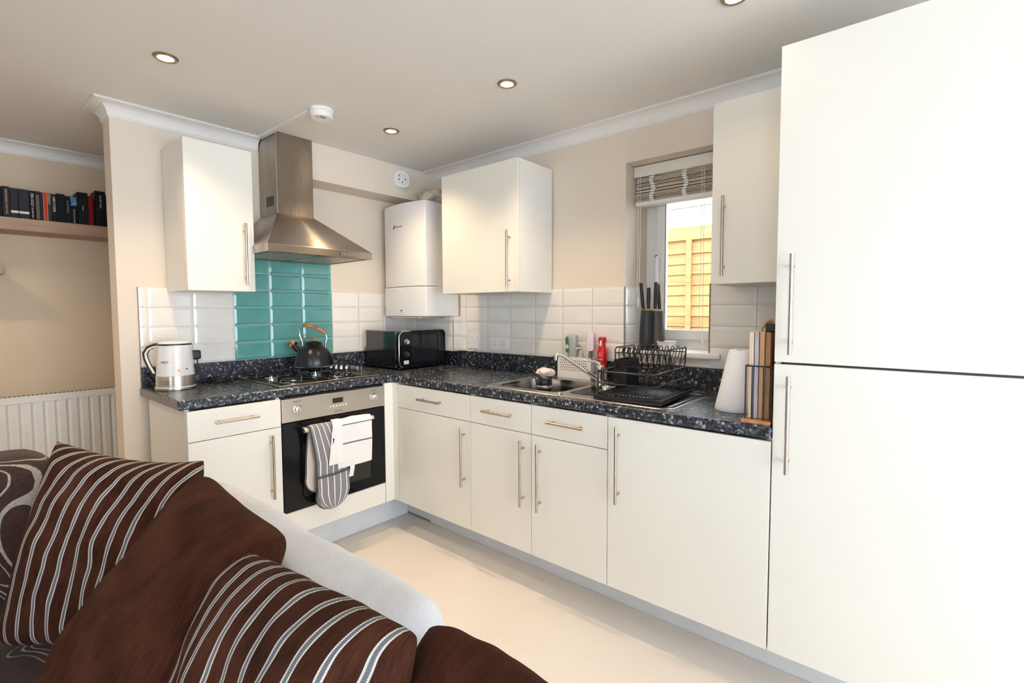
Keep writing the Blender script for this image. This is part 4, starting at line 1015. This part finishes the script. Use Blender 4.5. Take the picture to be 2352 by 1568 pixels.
o = cl.build('dish_cloth', 'cloth_p', smooth=70); tag(o, 'crumpled pale pink dish cloth draped on the travel mug in the sink', 'cloth')

# ------------------------------------------------------------------ caddy with washing-up things
CX = -.0585
cd = thing('sink_caddy', 'white perforated plastic caddy holding washing-up things behind the tap', 'caddy', (CX, -1.50, ZT))
cy0, cy1, cx0_, cx1_, cz1 = -1.610, -1.395, -.098, -.024, 1.032
sh = MB(); sh.box(cx0_, cx1_, cy0, cy1, ZT+.0005, ZT+.006); sh.box(cx0_, cx0_+.003, cy0, cy1, ZT+.006, cz1); sh.box(cx1_-.003, cx1_, cy0, cy1, ZT+.006, cz1)
sh.box(cx0_+.003, cx1_-.003, cy0, cy0+.003, ZT+.006, cz1); sh.box(cx0_+.003, cx1_-.003, cy1-.003, cy1, ZT+.006, cz1)
part(sh, 'box', 'plastic_w', cd, bevel=.001)
hl = MB()
for i in range(13):
    for j in range(5):
        y = -1.420-i*.0135+(j % 2)*.003; hl.box(cx0_-.0006, cx0_-.0001, y-.0025, y+.0025, .958+j*.013, .9635+j*.013)
part(hl, 'perforations', 'grey_dk', cd)
def pos_thing(name, lab, cat, x, y, z): return thing(name, lab, cat, (x, y, z))
wb = pos_thing('washing_up_bottle', 'nearly empty clear washing-up liquid bottle upside down in the white caddy', 'bottle', -.060, -1.455, ZT+.007)
part(MB().lathe([(.010, ZT+.007), (.012, ZT+.03), (.014, ZT+.045), (.026, ZT+.07), (.031, ZT+.11), (.029, ZT+.18), (.035, ZT+.225), (.034, ZT+.236), (.026, ZT+.240)], (-.060, -1.470, 0), 28, sx=.65), 'bottle_body', 'clear', wb, smooth=50)
part(MB().prism([(-1.440, 1.055), (-1.4365, 1.13), (-1.4455, 1.145), (-1.456, 1.13), (-1.460, 1.055)], 'x', -.0832, -.0815), 'label', 'green', wb)
part(MB().lathe([(.011, -.0838), (.011, -.0830)], (0, -1.449, 1.088), 20, 'x', sx=1), 'label_badge', 'plastic_w', wb)
t_ = text('FAIRY', .0085, (0, 0, 0), FACE_X, 'red', wb); t_.location = (-.0844+.060, -1.449+1.455, 1.088-ZT-.007)
sd = pos_thing('soap_dispenser', 'small clear soap pump dispenser in the white caddy', 'dispenser', -.060, -1.525, ZT+.007)
part(MB().lathe([(.020, ZT+.007), (.021, ZT+.012), (.021, ZT+.12), (.010, ZT+.132), (.010, ZT+.14)], (-.060, -1.525, 0), 20), 'bottle_body', 'clear', sd, smooth=50)
part(MB().lathe([(.010, ZT+.1402), (.010, ZT+.150), (.004, ZT+.151), (.004, ZT+.165)], (-.060, -1.525, 0), 14).tube([(-.060, -1.525, ZT+.165), (-.070, -1.513, ZT+.168), (-.078, -1.505, ZT+.162)], .005, 8), 'pump', mat('pale_pump', (.66, .60, .58), .3), sd, smooth=50)
sb = pos_thing('dish_brush', 'pink and white sponge scrubber standing head-up in the white caddy', 'brush', -.060, -1.582, ZT+.007)
part(MB().tube([(-.058, -1.578, ZT+.008), (-.060, -1.583, ZT+.10), (-.062, -1.590, ZT+.175)], [.012, .012, .009], 10), 'stem', mat('olive_stem', (.20, .17, .12), .4), sb, smooth=50)
part(MB().prism(rrect(-1.614, -1.572, ZT+.155, ZT+.255, .014, 4), 'x', -.080, -.062), 'sponge', 'sponge_w', sb, bevel=.004)
part(MB().prism(rrect(-1.606, -1.560, ZT+.158, ZT+.253, .012, 4), 'x', -.0615, -.046), 'backing', 'pink', sb, bevel=.002)
rb = pos_thing('red_spray_bottle', 'red cleaning spray bottle with white print standing behind the tap', 'bottle', -.052, -1.658, ZT)
part(MB().lathe([(.024, ZT+.0003), (.026, ZT+.004), (.026, ZT+.06), (.0262, ZT+.061)], (-.062, -1.660, 0), 28), 'lower_label', 'plastic_w', rb, smooth=40)
part(MB().lathe([(.0262, ZT+.0612), (.0262, ZT+.150), (.022, ZT+.175), (.0165, ZT+.190), (.0175, ZT+.205), (.021, ZT+.222), (.018, ZT+.232), (.001, ZT+.234)], (-.062, -1.660, 0), 28), 'bottle_body', 'red', rb, smooth=40)
part(MB().box(-.083, -.078, -1.6655, -1.657, ZT+.185, ZT+.215), 'nozzle_panel', 'plastic_w', rb, bevel=.001)
for txt, zz, sz in (('1', .140, .030), ('FLASH', .115, .009), ('spray', .098, .008)):
    t_ = text(txt, sz, (0, 0, 0), FACE_X, 'plastic_w', rb); t_.location = (-.0885+.052, -1.660+1.658, zz)

# ------------------------------------------------------------------ dish rack
DR = thing('dish_rack', 'black wire two-tier dish rack standing on the sink drainer', 'dish rack', (-.588, -1.918, ZT+.006), R_(3))
# local frame: x into the worktop (towards the window), y negative towards the fridge
LX, LY = .400, .288
tb = MB(); tb.box(0, LX, -LY, 0, .0, .004)
for a in ((0, .006, -LY, 0), (LX-.006, LX, -LY, 0), (.006, LX-.006, -.006, 0), (.006, LX-.006, -LY, -LY+.006)): tb.box(a[0], a[1], a[2], a[3], .004, .019)
tb.build('drip_tray', 'black', DR, bevel=.002)
wr = MB(); r0 = .0022
for k in range(19):
    y = -.018-k*.0145
    wr.tube([(.006, y, .020), (.012, y, .026), (LX-.012, y, .026), (LX-.006, y, .020)], r0, 6)
for k in (0, 1): wr.tube([(.02+k*(LX-.04), -.006, .0235), (.02+k*(LX-.04), -LY+.006, .0235)], .0025, 6)
wr.build('bottom_wires', 'black_satin', DR, smooth=50)
for nm, z, rr in (('middle_rail', .068, .0024), ('top_rail', .116, .0042)):
    MB().tube([(a, b_, z) for a, b_ in rrect(.004, LX-.004, -.262, -.010, .020, 4)], rr, 8, closed=True).build(nm, 'black_satin', DR, smooth=50)
for (a, b_) in ((.008, -.018), (.012, -.226), (LX*.55, -.262), (LX-.010, -.236), (LX-.010, -.020), (LX*.5, -.010), (.22, -.010)):
    MB().tube([(a, b_, .004), (a, b_, .116)], .0026, 6).build('post', 'black_satin', DR, smooth=50)
# upper plate rack
ux0, ux1, uy0, uy1, uz0, uz1 = .165, .375, -.262, -.020, .120, .205
for y in (uy0, uy1):
    MB().tube([(ux0+.030, y, uz0), (ux0+.006, y, uz0+.02), (ux0, y, uz1-.012), (ux0+.012, y, uz1), (ux1-.012, y, uz1), (ux1, y, uz1-.012), (ux1-.010, y, uz0+.02), (ux1-.020, y, uz0)], .0032, 8).build('end_frame', 'black_satin', DR, smooth=60)
for x, z in ((ux0+.002, uz1-.022), (ux1-.002, uz1-.022), (ux0+.030, uz0), (ux1-.020, uz0), ((ux0+ux1)/2, uz0)):
    MB().tube([(x, uy0, z), (x, uy1, z)], .0028, 7).build('long_rail', 'black_satin', DR, smooth=60)
for k in range(9):
    y = uy1-.016-k*.0262
    MB().tube([(ux0+.026, y+.006, uz0), (ux0+.004, y, uz1-.024), (ux0+.002, y-.004, uz1-.004), (ux0+.004, y-.011, uz1+.002), (ux0+.004, y-.017, uz1-.006), (ux0+.008, y-.018, uz1-.024), (ux0+.060, y-.010, uz0+.002)], .0021, 6).build('plate_divider', 'black_satin', DR, smooth=60)
    MB().tube([(ux1-.020, y+.006, uz0), (ux1-.004, y, uz1-.024), (ux1-.002, y-.004, uz1-.004), (ux1-.004, y-.011, uz1+.002), (ux1-.004, y-.017, uz1-.006), (ux1-.008, y-.018, uz1-.024), (ux1-.060, y-.010, uz0+.002)], .0021, 6).build('plate_divider', 'black_satin', DR, smooth=60)
for k in range(4):
    MB().cyl((ux1-.001, -.055-k*.024, uz1-.02), (ux1-.001, -.063-k*.024, uz1+.004), .0055, 8).cyl((ux0+.001, -.055-k*.024, uz1-.02), (ux0+.001, -.063-k*.024, uz1+.004), .0055, 8).build('rubber_tip', 'black', DR, smooth=40)
ch = thing('cutlery_holder', 'black open-top cutlery holder hooked on the left side of the dish rack', 'cutlery holder', (-.30, -1.922, ZT+.035), R_(3))
cb = MB(); a0, a1, b0, b1, z0_, z1_ = -.070, .075, -.03, .030, .0, .118
cb.box(a0, a1, b0, b1, z0_, .003); cb.box(a0, a0+.003, b0, b1, .003, z1_); cb.box(a1-.003, a1, b0, b1, .003, z1_); cb.box(a0+.003, a1-.003, b0, b0+.003, .003, z1_); cb.box(a0+.003, a1-.003, b1-.003, b1, .003, z1_)
cb.build('box', 'black', ch, bevel=.003)
MB().box(-.003, .003, b0+.003, b1-.003, .003, z1_-.01).build('divider', 'black', ch)
# window sill things
kb = thing('knife_block', 'dark grey rounded knife block holding four black-handled knives on the window sill', 'knife block', (.075, -1.868, 1.0865))
def lob(cx_, cy_, rx, ry, z0_, z1_, tp, n=24):
    mb = MB(); return mb.lathe([(1, z0_), (1.0, z0_+.01), (.97, (z0_+z1_)/2), (tp, z1_-.004), (tp*.94, z1_)], (cx_, cy_, 0), n, sx=rx, sy=ry)
part(lob(.055, -1.858, .040, .040, 1.0868, 1.288, .82), 'block_body', 'block', kb, smooth=40)
part(lob(.085, -1.905, .040, .035, 1.0868, 1.284, .80), 'block_wing', 'wing', kb, smooth=40)
for i, (x, y, z1_, tilt) in enumerate(((.050, -1.838, 1.430, .014), (.060, -1.862, 1.405, .000), (.072, -1.893, 1.432, -.004), (.095, -1.908, 1.422, .010))):
    kn = part(MB().tube([(x, y, 1.291), (x, y+tilt*.4, 1.34), (x, y+tilt, z1_)], [.0085, .0100, .0095], 10), 'knife_handle', 'black', kb, smooth=50)
    MB().lathe([(.0112, 1.2882), (.0112, 1.295)], (x, y, 0), 14).build('collar', mat('collar_colour', ((.75, .10, .02), (.45, .60, .10), (.85, .40, .02), (.45, .45, .1))[i], .4), kn)
pb = thing('white_bowl', 'small white bowl on the window sill beside the knife block', 'bowl', (.045, -1.968, 1.0865))
part(MB().lathe([(.030, 1.0868), (.034, 1.089), (.048, 1.128), (.050, 1.131), (.046, 1.130), (.032, 1.094), (.001, 1.092)], (.045, -1.968, 0), 32), 'bowl_body', 'plastic_w', pb, smooth=40)

# ------------------------------------------------------------------ kitchen paper and chopping boards
kp_ = thing('kitchen_paper_roll', 'white cone-shaped kitchen paper roll left of the chopping boards', 'paper roll', (-.43, -2.434, ZT))
def lean(mb):
    mb.v = [(x, y-.020*(z-ZT)/.228, z) for x, y, z in mb.v]; return mb
part(lean(MB().lathe([(.062, ZT+.002), (.067, ZT+.0008), (.0705, ZT+.008), (.0675, ZT+.03), (.043, ZT+.224), (.040, ZT+.228), (.021, ZT+.2265), (.020, ZT+.222), (.020, ZT+.10)], (-.430, -2.4335, 0), 48)), 'paper_sheet', 'paper', kp_, smooth=50)
part(lean(MB().lathe([(.0195, ZT+.10), (.0195, ZT+.2255), (.0175, ZT+.2255), (.0175, ZT+.10)], (-.430, -2.4335, 0), 28)), 'core', mat('card_core', (.45, .33, .22), .9), kp_, smooth=50)
cbr = thing('board_rack', 'black wire rack on a wooden base holding the chopping boards', 'rack', (-.52, -2.553, ZT))
part(MB().box(-.632, -.430, -2.597, -2.509, ZT+.0006, ZT+.0135), 'base', 'wood_base', cbr, bevel=.002)
ZR = 1.104
part(MB().tube([(-.6205, -2.5195, ZR), (-.6205, -2.5965, ZR), (-.440, -2.5965, ZR), (-.440, -2.5165, ZR)], .0032, 8, closed=True), 'ring', 'black_satin', cbr, smooth=60)
for (x, y) in ((-.6205, -2.5195), (-.6205, -2.5395), (-.6205, -2.5735), (-.6205, -2.5965), (-.440, -2.5165), (-.440, -2.5965)):
    part(MB().tube([(x, y, ZT+.0135), (x, y, ZR)], .0030, 8), 'upright', 'black_satin', cbr, smooth=60)
def board(lb, y0_, y1_, m, z1_=1.216, x0_=-.606, tilt=0):
    t_ = thing('chopping_board', lb, 'chopping board', ((x0_-.45)/2, (y0_+y1_)/2, ZT+.014), group='chopping boards in the rack')
    part(MB().box(x0_, -.446, y0_, y1_, ZT+.0142, z1_), 'board_panel', m, t_, bevel=.003); return t_
board('pale birch chopping board, leftmost in the wire rack', -2.5375, -2.5225, 'board1')
board('lavender grey chopping board, second from left in the wire rack', -2.5525, -2.5395, 'board2')
board('light oak chopping board, third in the wire rack', -2.5700, -2.5545, 'board3', 1.2165)
b4 = board('dark walnut chopping board, nearest the fridge housing in the wire rack', -2.5880, -2.5725, 'board4', 1.2155)
kn = thing('black_knife_handle', 'black handled tool with a tan leather loop resting on top of the chopping boards', 'utensil', (-.54, -2.58, 1.2165))
part(MB().box(-.600, -.475, -2.5965, -2.5690, 1.2172, 1.2440), 'handle', 'black', kn, bevel=.004)
part(MB().tube([(-.560, -2.549, 1.2195), (-.557, -2.555, 1.232), (-.553, -2.563, 1.246), (-.550, -2.570, 1.253), (-.548, -2.577, 1.252), (-.548, -2.580, 1.2455)], [.003, .0035, .005, .0075, .006, .004], 8), 'leather_loop', 'wood_base', kn, smooth=60)

# ------------------------------------------------------------------ alcove: shelf, books, radiator
s1 = MB().box(-3.2, -1.3, .872, YF-.0005, 1.745, 1.812).build('book_shelf', 'shelf', bevel=.002); tag(s1, 'long floating oak-effect shelf carrying the row of books', 'shelf')
s2 = MB().box(-2.9, -2.100, .895, YF-.0005, 1.503, 1.543).build('lower_shelf', 'shelf', bevel=.002); tag(s2, 'short floating oak-effect shelf lower down at the left edge', 'shelf')
def px_x(px): return -2.1045+(px/248)*(.4665)
bt_ = [ # px0, px1, height, colour, label, spine text list (text, size, z frac, material), depth offset
 (-16, 7.5, .166, (.008, .008, .008), 'black paperback with faint white spine text, leftmost in the book row', [('to Greats Machiavelli', .011, .45, 'cream_t')], 0),
 (8.5, 23.5, .170, (.035, .022, .024), 'dark brown book titled STRONGMAN in white and yellow', [('STRONGMAN', .0125, .70, 'cream_t'), ('EDDIE HALL', .0115, .28, 'yel_t')], 0),
 (24.5, 41, .166, (.032, .034, .040), 'slim dark grey book with a white band, left of a wider matching one', [('', 0, 0, '')], 0),
 (42, 64, .166, (.036, .038, .044), 'wide dark grey book with a white band across the foot of its spine', [('', 0, 0, '')], 0),
 (65, 76.5, .164, (.006, .006, .006), 'black book titled ZEN GOLF in bold white', [('ZEN GOLF', .0165, .70, 'white_t'), ('DR JOSEPH PARENT', .0085, .25, 'white_t')], 0),
 (77.5, 87.5, .165, (.030, .022, .018), 'dark brown mottled paperback right of the ZEN GOLF book', [('', 0, 0, '')], 0),
 (88, 94.5, .163, (.022, .026, .030), 'thin dark slate paperback left of the orange book', [('', 0, 0, '')], 0),
 (95, 104.5, .164, (.62, .055, .012), 'orange-red book with cream edge lines', [('', 0, 0, '')], 0),
 (105, 112.5, .161, (.06, .042, .038), 'slim dark book with a photo at the top, right of the orange one', [('', 0, 0, '')], 0),
 (113, 125, .161, (.010, .008, .010), "black book titled LIAR'S POKER in white", [("LIAR'S POKER", .0155, .64, 'white_t')], 0),
 (125.5, 144, .168, (.007, .008, .010), 'plain black hardback between the poker book and the gold-lettered book', [('', 0, 0, '')], 0),
 (144.5, 156.5, .160, (.010, .009, .008), 'black book with gold lettering left of the blue photo spine', [('RICH DAD POOR DAD', .0085, .62, 'yel_t')], 0),
 (157, 172.5, .160, (.006, .006, .012), 'dark book with a blue sky photo at the top, THE WOLF OF WALL STREET', [('THE WOLF OF WALL STREET', .008, .30, 'white_t')], 0),
 (173, 198.5, .190, (.006, .008, .009), 'thick black hardback lettered Principles, left of the red book', [('Principles', .009, .52, 'cream_t')], .03),
 (199.5, 210.5, .176, (.30, .004, .006), 'bright red hardback standing between two black books', [('', 0, 0, '')], .015),
 (211, 215.5, .160, (.012, .016, .016), 'thin short black book right of the red hardback', [('', 0, 0, '')], 0),
 (216.5, 242.5, .212, (.009, .009, .010), 'tall black hardback titled BIG DEBT CRISES', [('BIG DEBT CRISES', .0125, .70, 'cream_t')], .03),
 (243, 256, .195, (.05, .03, .02), 'brown-edged book half hidden behind the wall end, last in the row', [('', 0, 0, '')], .02)]
M['cream_t'] = mat('cream_ink', (.62, .58, .52), .6); M['yel_t'] = mat('yellow_ink', (.70, .48, .16), .6); M['white_t'] = mat('white_ink', (.85, .84, .82), .6)
M['pages'] = mat('page_block', (.62, .55, .44), .9)
for k, (p0, p1, hh, col, lb, txts, fw) in enumerate(bt_):
    x0_, x1_ = px_x(p0), px_x(p1); w_ = x1_-x0_; y0_ = .905-fw*.5
    bk = thing('book', lb, 'book', ((x0_+x1_)/2, y0_, 1.8122), group='books on the alcove shelf')
    hm = mat('book_cover', col, .5, spec=.15)
    cv = MB().box(-w_/2, w_/2, 0, .002, 0, hh).box(-w_/2, -w_/2+.0015, .002, .140, 0, hh).box(w_/2-.0015, w_/2, .002, .140, 0, hh)
    cv.build('cover', hm, bk, bevel=.0006); MB().box(-w_/2+.0016, w_/2-.0016, .0022, .137, .003, hh-.004).build('pages', 'pages' if k not in (10, 13, 16) else 'grey_dk', bk)
    for (tx, sz, fr, mm) in txts:
        if tx: text(tx, min(sz, w_*.82), (0, -.0006, hh*fr), (R_(90), R_(90), 0), mm, bk, sx=.8 if len(tx) > 12 else .95)
    if k in (2, 3): MB().box(-w_/2+.0006, w_/2-.0006, -.0006, -.0001, .030, .043).build('title_band', 'white_t', bk)
    if k == 7:
        for s_ in (-1, 1): MB().box(s_*w_/2-(.0016 if s_ > 0 else 0), s_*w_/2+(.0016 if s_ < 0 else 0), -.0006, -.0001, .001, hh-.001).build('edge_line', 'cream_t', bk)
    if k == 12: MB().box(-w_/2+.001, w_/2-.0008, -.0006, -.0001, hh-.052, hh-.002).build('cover_photo', mat('blue_photo', (.06, .20, .40), .5, var=.8, scale=70), bk)
    if k == 8: MB().box(-w_/2+.0006, w_/2-.0006, -.0006, -.0001, hh-.062, hh-.004).build('cover_photo', mat('warm_photo', (.28, .18, .14), .5, var=.8, scale=120), bk)
    if k == 5: MB().box(-w_/2+.002, w_/2-.002, -.0006, -.0001, .01, hh-.02).build('title_panel', mat('mottled_print', (.10, .08, .06), .6, var=1.5, scale=220), bk)
ra_ = thing('radiator', 'white ribbed panel radiator on the alcove wall behind the sofa', 'radiator', (-2.2, 1.05, .2))
xr0, xr1, yr, zr0, zr1 = -3.0, -1.610, 1.020, .20, .792
pts = []; pitch = .0515
nfl = int((xr1-xr0-.06)/pitch); poly = [(xr1, yr+.012), (xr1, yr)]
x = xr1-.022
for k in range(nfl):
    poly += [(x, yr), (x-.010, yr+.008), (x-.0135, yr+.008), (x-.0235, yr)] ; x -= pitch
poly += [(xr0, yr), (xr0, yr+.012)]
part(MB().prism(poly, 'z', zr0+.03, zr1-.032), 'front_panel', 'white', ra_, bevel=.0025)
part(MB().box(xr0, xr1, yr, yr+.012, zr1-.0318, zr1).box(xr0, xr1, yr, yr+.012, zr0, zr0+.0298), 'panel_edge', 'white', ra_, bevel=.002)
part(MB().box(xr0, xr1, yr+.062, yr+.075, zr0, zr1), 'back_panel', 'white', ra_, bevel=.003)
part(MB().box(xr0, xr1, yr+.0125, yr+.0615, zr1-.008, zr1+.008), 'top_grille', 'white', ra_, bevel=.002)
gs = MB()
for k in range(70): gs.box(xr0+.02+k*.0195, xr0+.030+k*.0195, yr+.016, yr+.058, zr1+.0081, zr1+.009)
part(gs, 'grille_slots', 'grey_dk', ra_)
for x in (-2.8, -1.8): part(MB().box(x-.015, x+.015, yr+.0755, YF-.0008, .35, .65), 'bracket', 'white', ra_)

# ------------------------------------------------------------------ sofa
so = thing('sofa', 'sofa with swirl-patterned brown seat and pale grey plush back, in the foreground', 'sofa', (-2.3, -1.95, 0))
def soft_box(name, m, x0_, x1_, y0_, y1_, z0_, z1_, r, sub=3, pw=4.5, bumpy=.006, seed=0):
    """rounded upholstered block: superellipsoid-like with slight noise"""
    mb = MB(); cx_, cy_, cz_ = (x0_+x1_)/2, (y0_+y1_)/2, (z0_+z1_)/2; hx_, hy_, hz_ = (x1_-x0_)/2, (y1_-y0_)/2, (z1_-z0_)/2
    bm = bmesh.new(); bmesh.ops.create_cube(bm, size=2); bmesh.ops.subdivide_edges(bm, edges=bm.edges, cuts=22, use_grid_fill=True)
    for v in bm.verts:
        p = Vector((v.co.x*hx_, v.co.y*hy_, v.co.z*hz_))
        q = Vector((max(-hx_+r, min(hx_-r, p.x)), max(-hy_+r, min(hy_-r, p.y)), max(-hz_+r, min(hz_-r, p.z))))
        d = p-q
        if d.length > 1e-6: p = q+d.normalized()*r
        nv = noise.noise(p*6+Vector((seed, 0, 0)))*bumpy; nrm = d.normalized() if d.length > 1e-6 else Vector((0, 0, 0))
        v.co = Vector((cx_, cy_, cz_))+p+nrm*nv
    me = bpy.data.meshes.new(name); bm.to_mesh(me); bm.free()
    return link(name, me, m, so, smooth=60, loc=loc0(so))
soft_box('seat_base', 'swirl', -2.86, -1.90, -3.02, -.86, .08, .36, .03)
soft_box('seat_cushion', 'swirl', -2.90, -1.99, -1.93, -1.02, .362, .470, .05, seed=4)
soft_box('seat_cushion', 'swirl', -2.90, -1.99, -2.86, -1.935, .362, .470, .05, seed=8)
soft_box('backrest', 'plush', -1.985, -1.812, -2.392, -1.42, .10, .818, .062, bumpy=.010, seed=2)
soft_box('backrest', 'plush', -1.985, -1.820, -3.02, -2.394, .10, .790, .062, bumpy=.008, seed=6)
soft_box('side_backrest', 'swirl', -2.90, -2.13, -1.10, -.86, .08, .895, .09, bumpy=.012, seed=11)
soft_box('arm', 'swirl', -2.86, -2.08, -3.10, -2.865, .08, .60, .08, bumpy=.010, seed=14)
for x in (-2.8, -1.95):
    for y in (-2.95, -.95): part(MB().lathe([(.022, .0), (.03, .085)], (x, y, 0), 16), 'foot', 'black', so)

def cushion(name, label, m, TL, TR, BL, BR, th, group, seed=0, sag=0.0, pinch=.05, nseg=34, topfold=0, bow=0):
    TL, TR, BL, BR = map(Vector, (TL, TR, BL, BR)); n_ = (TR-TL).cross(TL-BL).normalized()
    camv = Vector((-2.35, -2.97, 1.29))-(TL+BR)/2
    if n_.dot(camv) < 0: n_ = -n_
    mb = MB(); uvs = []
    def P(u, v, s_):
        a, b_ = u*2-1, v*2-1
        cr = 1-.055*(abs(a)*abs(b_))**5
        a0_, b0_ = a, b_; a, b_ = a*cr, b_*cr
        uu = .5+a/2*(1-pinch*(1-abs(b_)**2.2)); vv = .5+b_/2*(1-pinch*(1-abs(a)**2.2))
        p = (BL.lerp(BR, uu)).lerp(TL.lerp(TR, uu), vv)
        a, b_ = a0_, b0_
        f = (max(0, 1-abs(a)**3.2)**.5)*(max(0, 1-abs(b_)**3.2)**.5)
        wr_ = noise.noise(Vector((u*3.2+seed, v*3.2, seed)))*.016+noise.noise(Vector((u*8+seed, v*6, seed+3)))*.009+(abs(a0_*b0_)**1.5)*.010*math.sin((a0_*b0_)*9+u*14)
        edge = (1-f)*noise.noise(Vector((u*9+seed*2, v*9, 1.3)))*.012
        p = p+n_*(s_*(th*f)+(wr_*f if s_ > 0 else 0)+edge)
        p.z += topfold*(v**6)*(1-abs(a)**3)+bow*v**2*(1-a*a)
        return p
    N_ = nseg
    for s_ in (1, -.75):
        for j in range(N_+1):
            for i in range(N_+1): mb.v.append(tuple(P(i/N_, j/N_, s_))); uvs.append((i/N_, j/N_))
    o1 = (N_+1)**2
    for j in range(N_):
        for i in range(N_):
            a = j*(N_+1)+i; mb.f.append((a, a+1, a+N_+2, a+N_+1)); a += o1; mb.f.append((a, a+N_+1, a+N_+2, a+1))
    me = mb.me(name, lambda vi, co: uvs[vi], fix=False)
    bm = bmesh.new(); bm.from_mesh(me); bmesh.ops.remove_doubles(bm, verts=bm.verts, dist=.0004); bmesh.ops.recalc_face_normals(bm, faces=bm.faces); bm.to_mesh(me); bm.free()
    o = link(name, me, m, smooth=80)
    ss = o.modifiers.new('sub', 'SUBSURF'); ss.levels = 1; ss.render_levels = 1
    return tag(o, label, 'cushion', group)
GC = 'scatter cushions on the sofa'
def nearer(k, *pts): return [tuple(c_+(p_-c_)*k for p_, c_ in zip(p, (-2.3522, -2.9671, 1.2897))) for p in pts]
cushion('cushion', 'brown cushion with thin white and grey stripes, at the far left of the sofa', 'striped',
        (-2.150, -1.120, .950), (-1.872, -1.460, .890), (-2.300, -1.270, .470), (-2.040, -1.640, .500), .085, GC, seed=1, topfold=-.012, bow=-.015)
cushion('cushion', 'large plain dark brown chenille cushion between the two striped ones', 'brown',
        (-1.925, -1.625, .898), (-1.945, -2.100, .888), (-2.270, -1.690, .520), (-2.270, -2.190, .500), .095, GC, seed=5)
cushion('cushion', 'brown cushion with thin white and grey stripes, nearest the camera', 'striped2',
        *nearer(.94, (-2.015, -2.065, .880), (-1.985, -2.522, .910), (-2.185, -2.055, .560), (-2.200, -2.540, .500)), .078, GC, seed=9, bow=.008)
cushion('cushion', 'plain brown cushion cut off by the bottom edge, right of the striped cushion', 'brown',
        *nearer(.97, (-1.928, -2.448, .868), (-1.948, -2.790, .872), (-2.030, -2.480, .480), (-2.100, -2.930, .480)), .080, GC, seed=13, bow=.03)
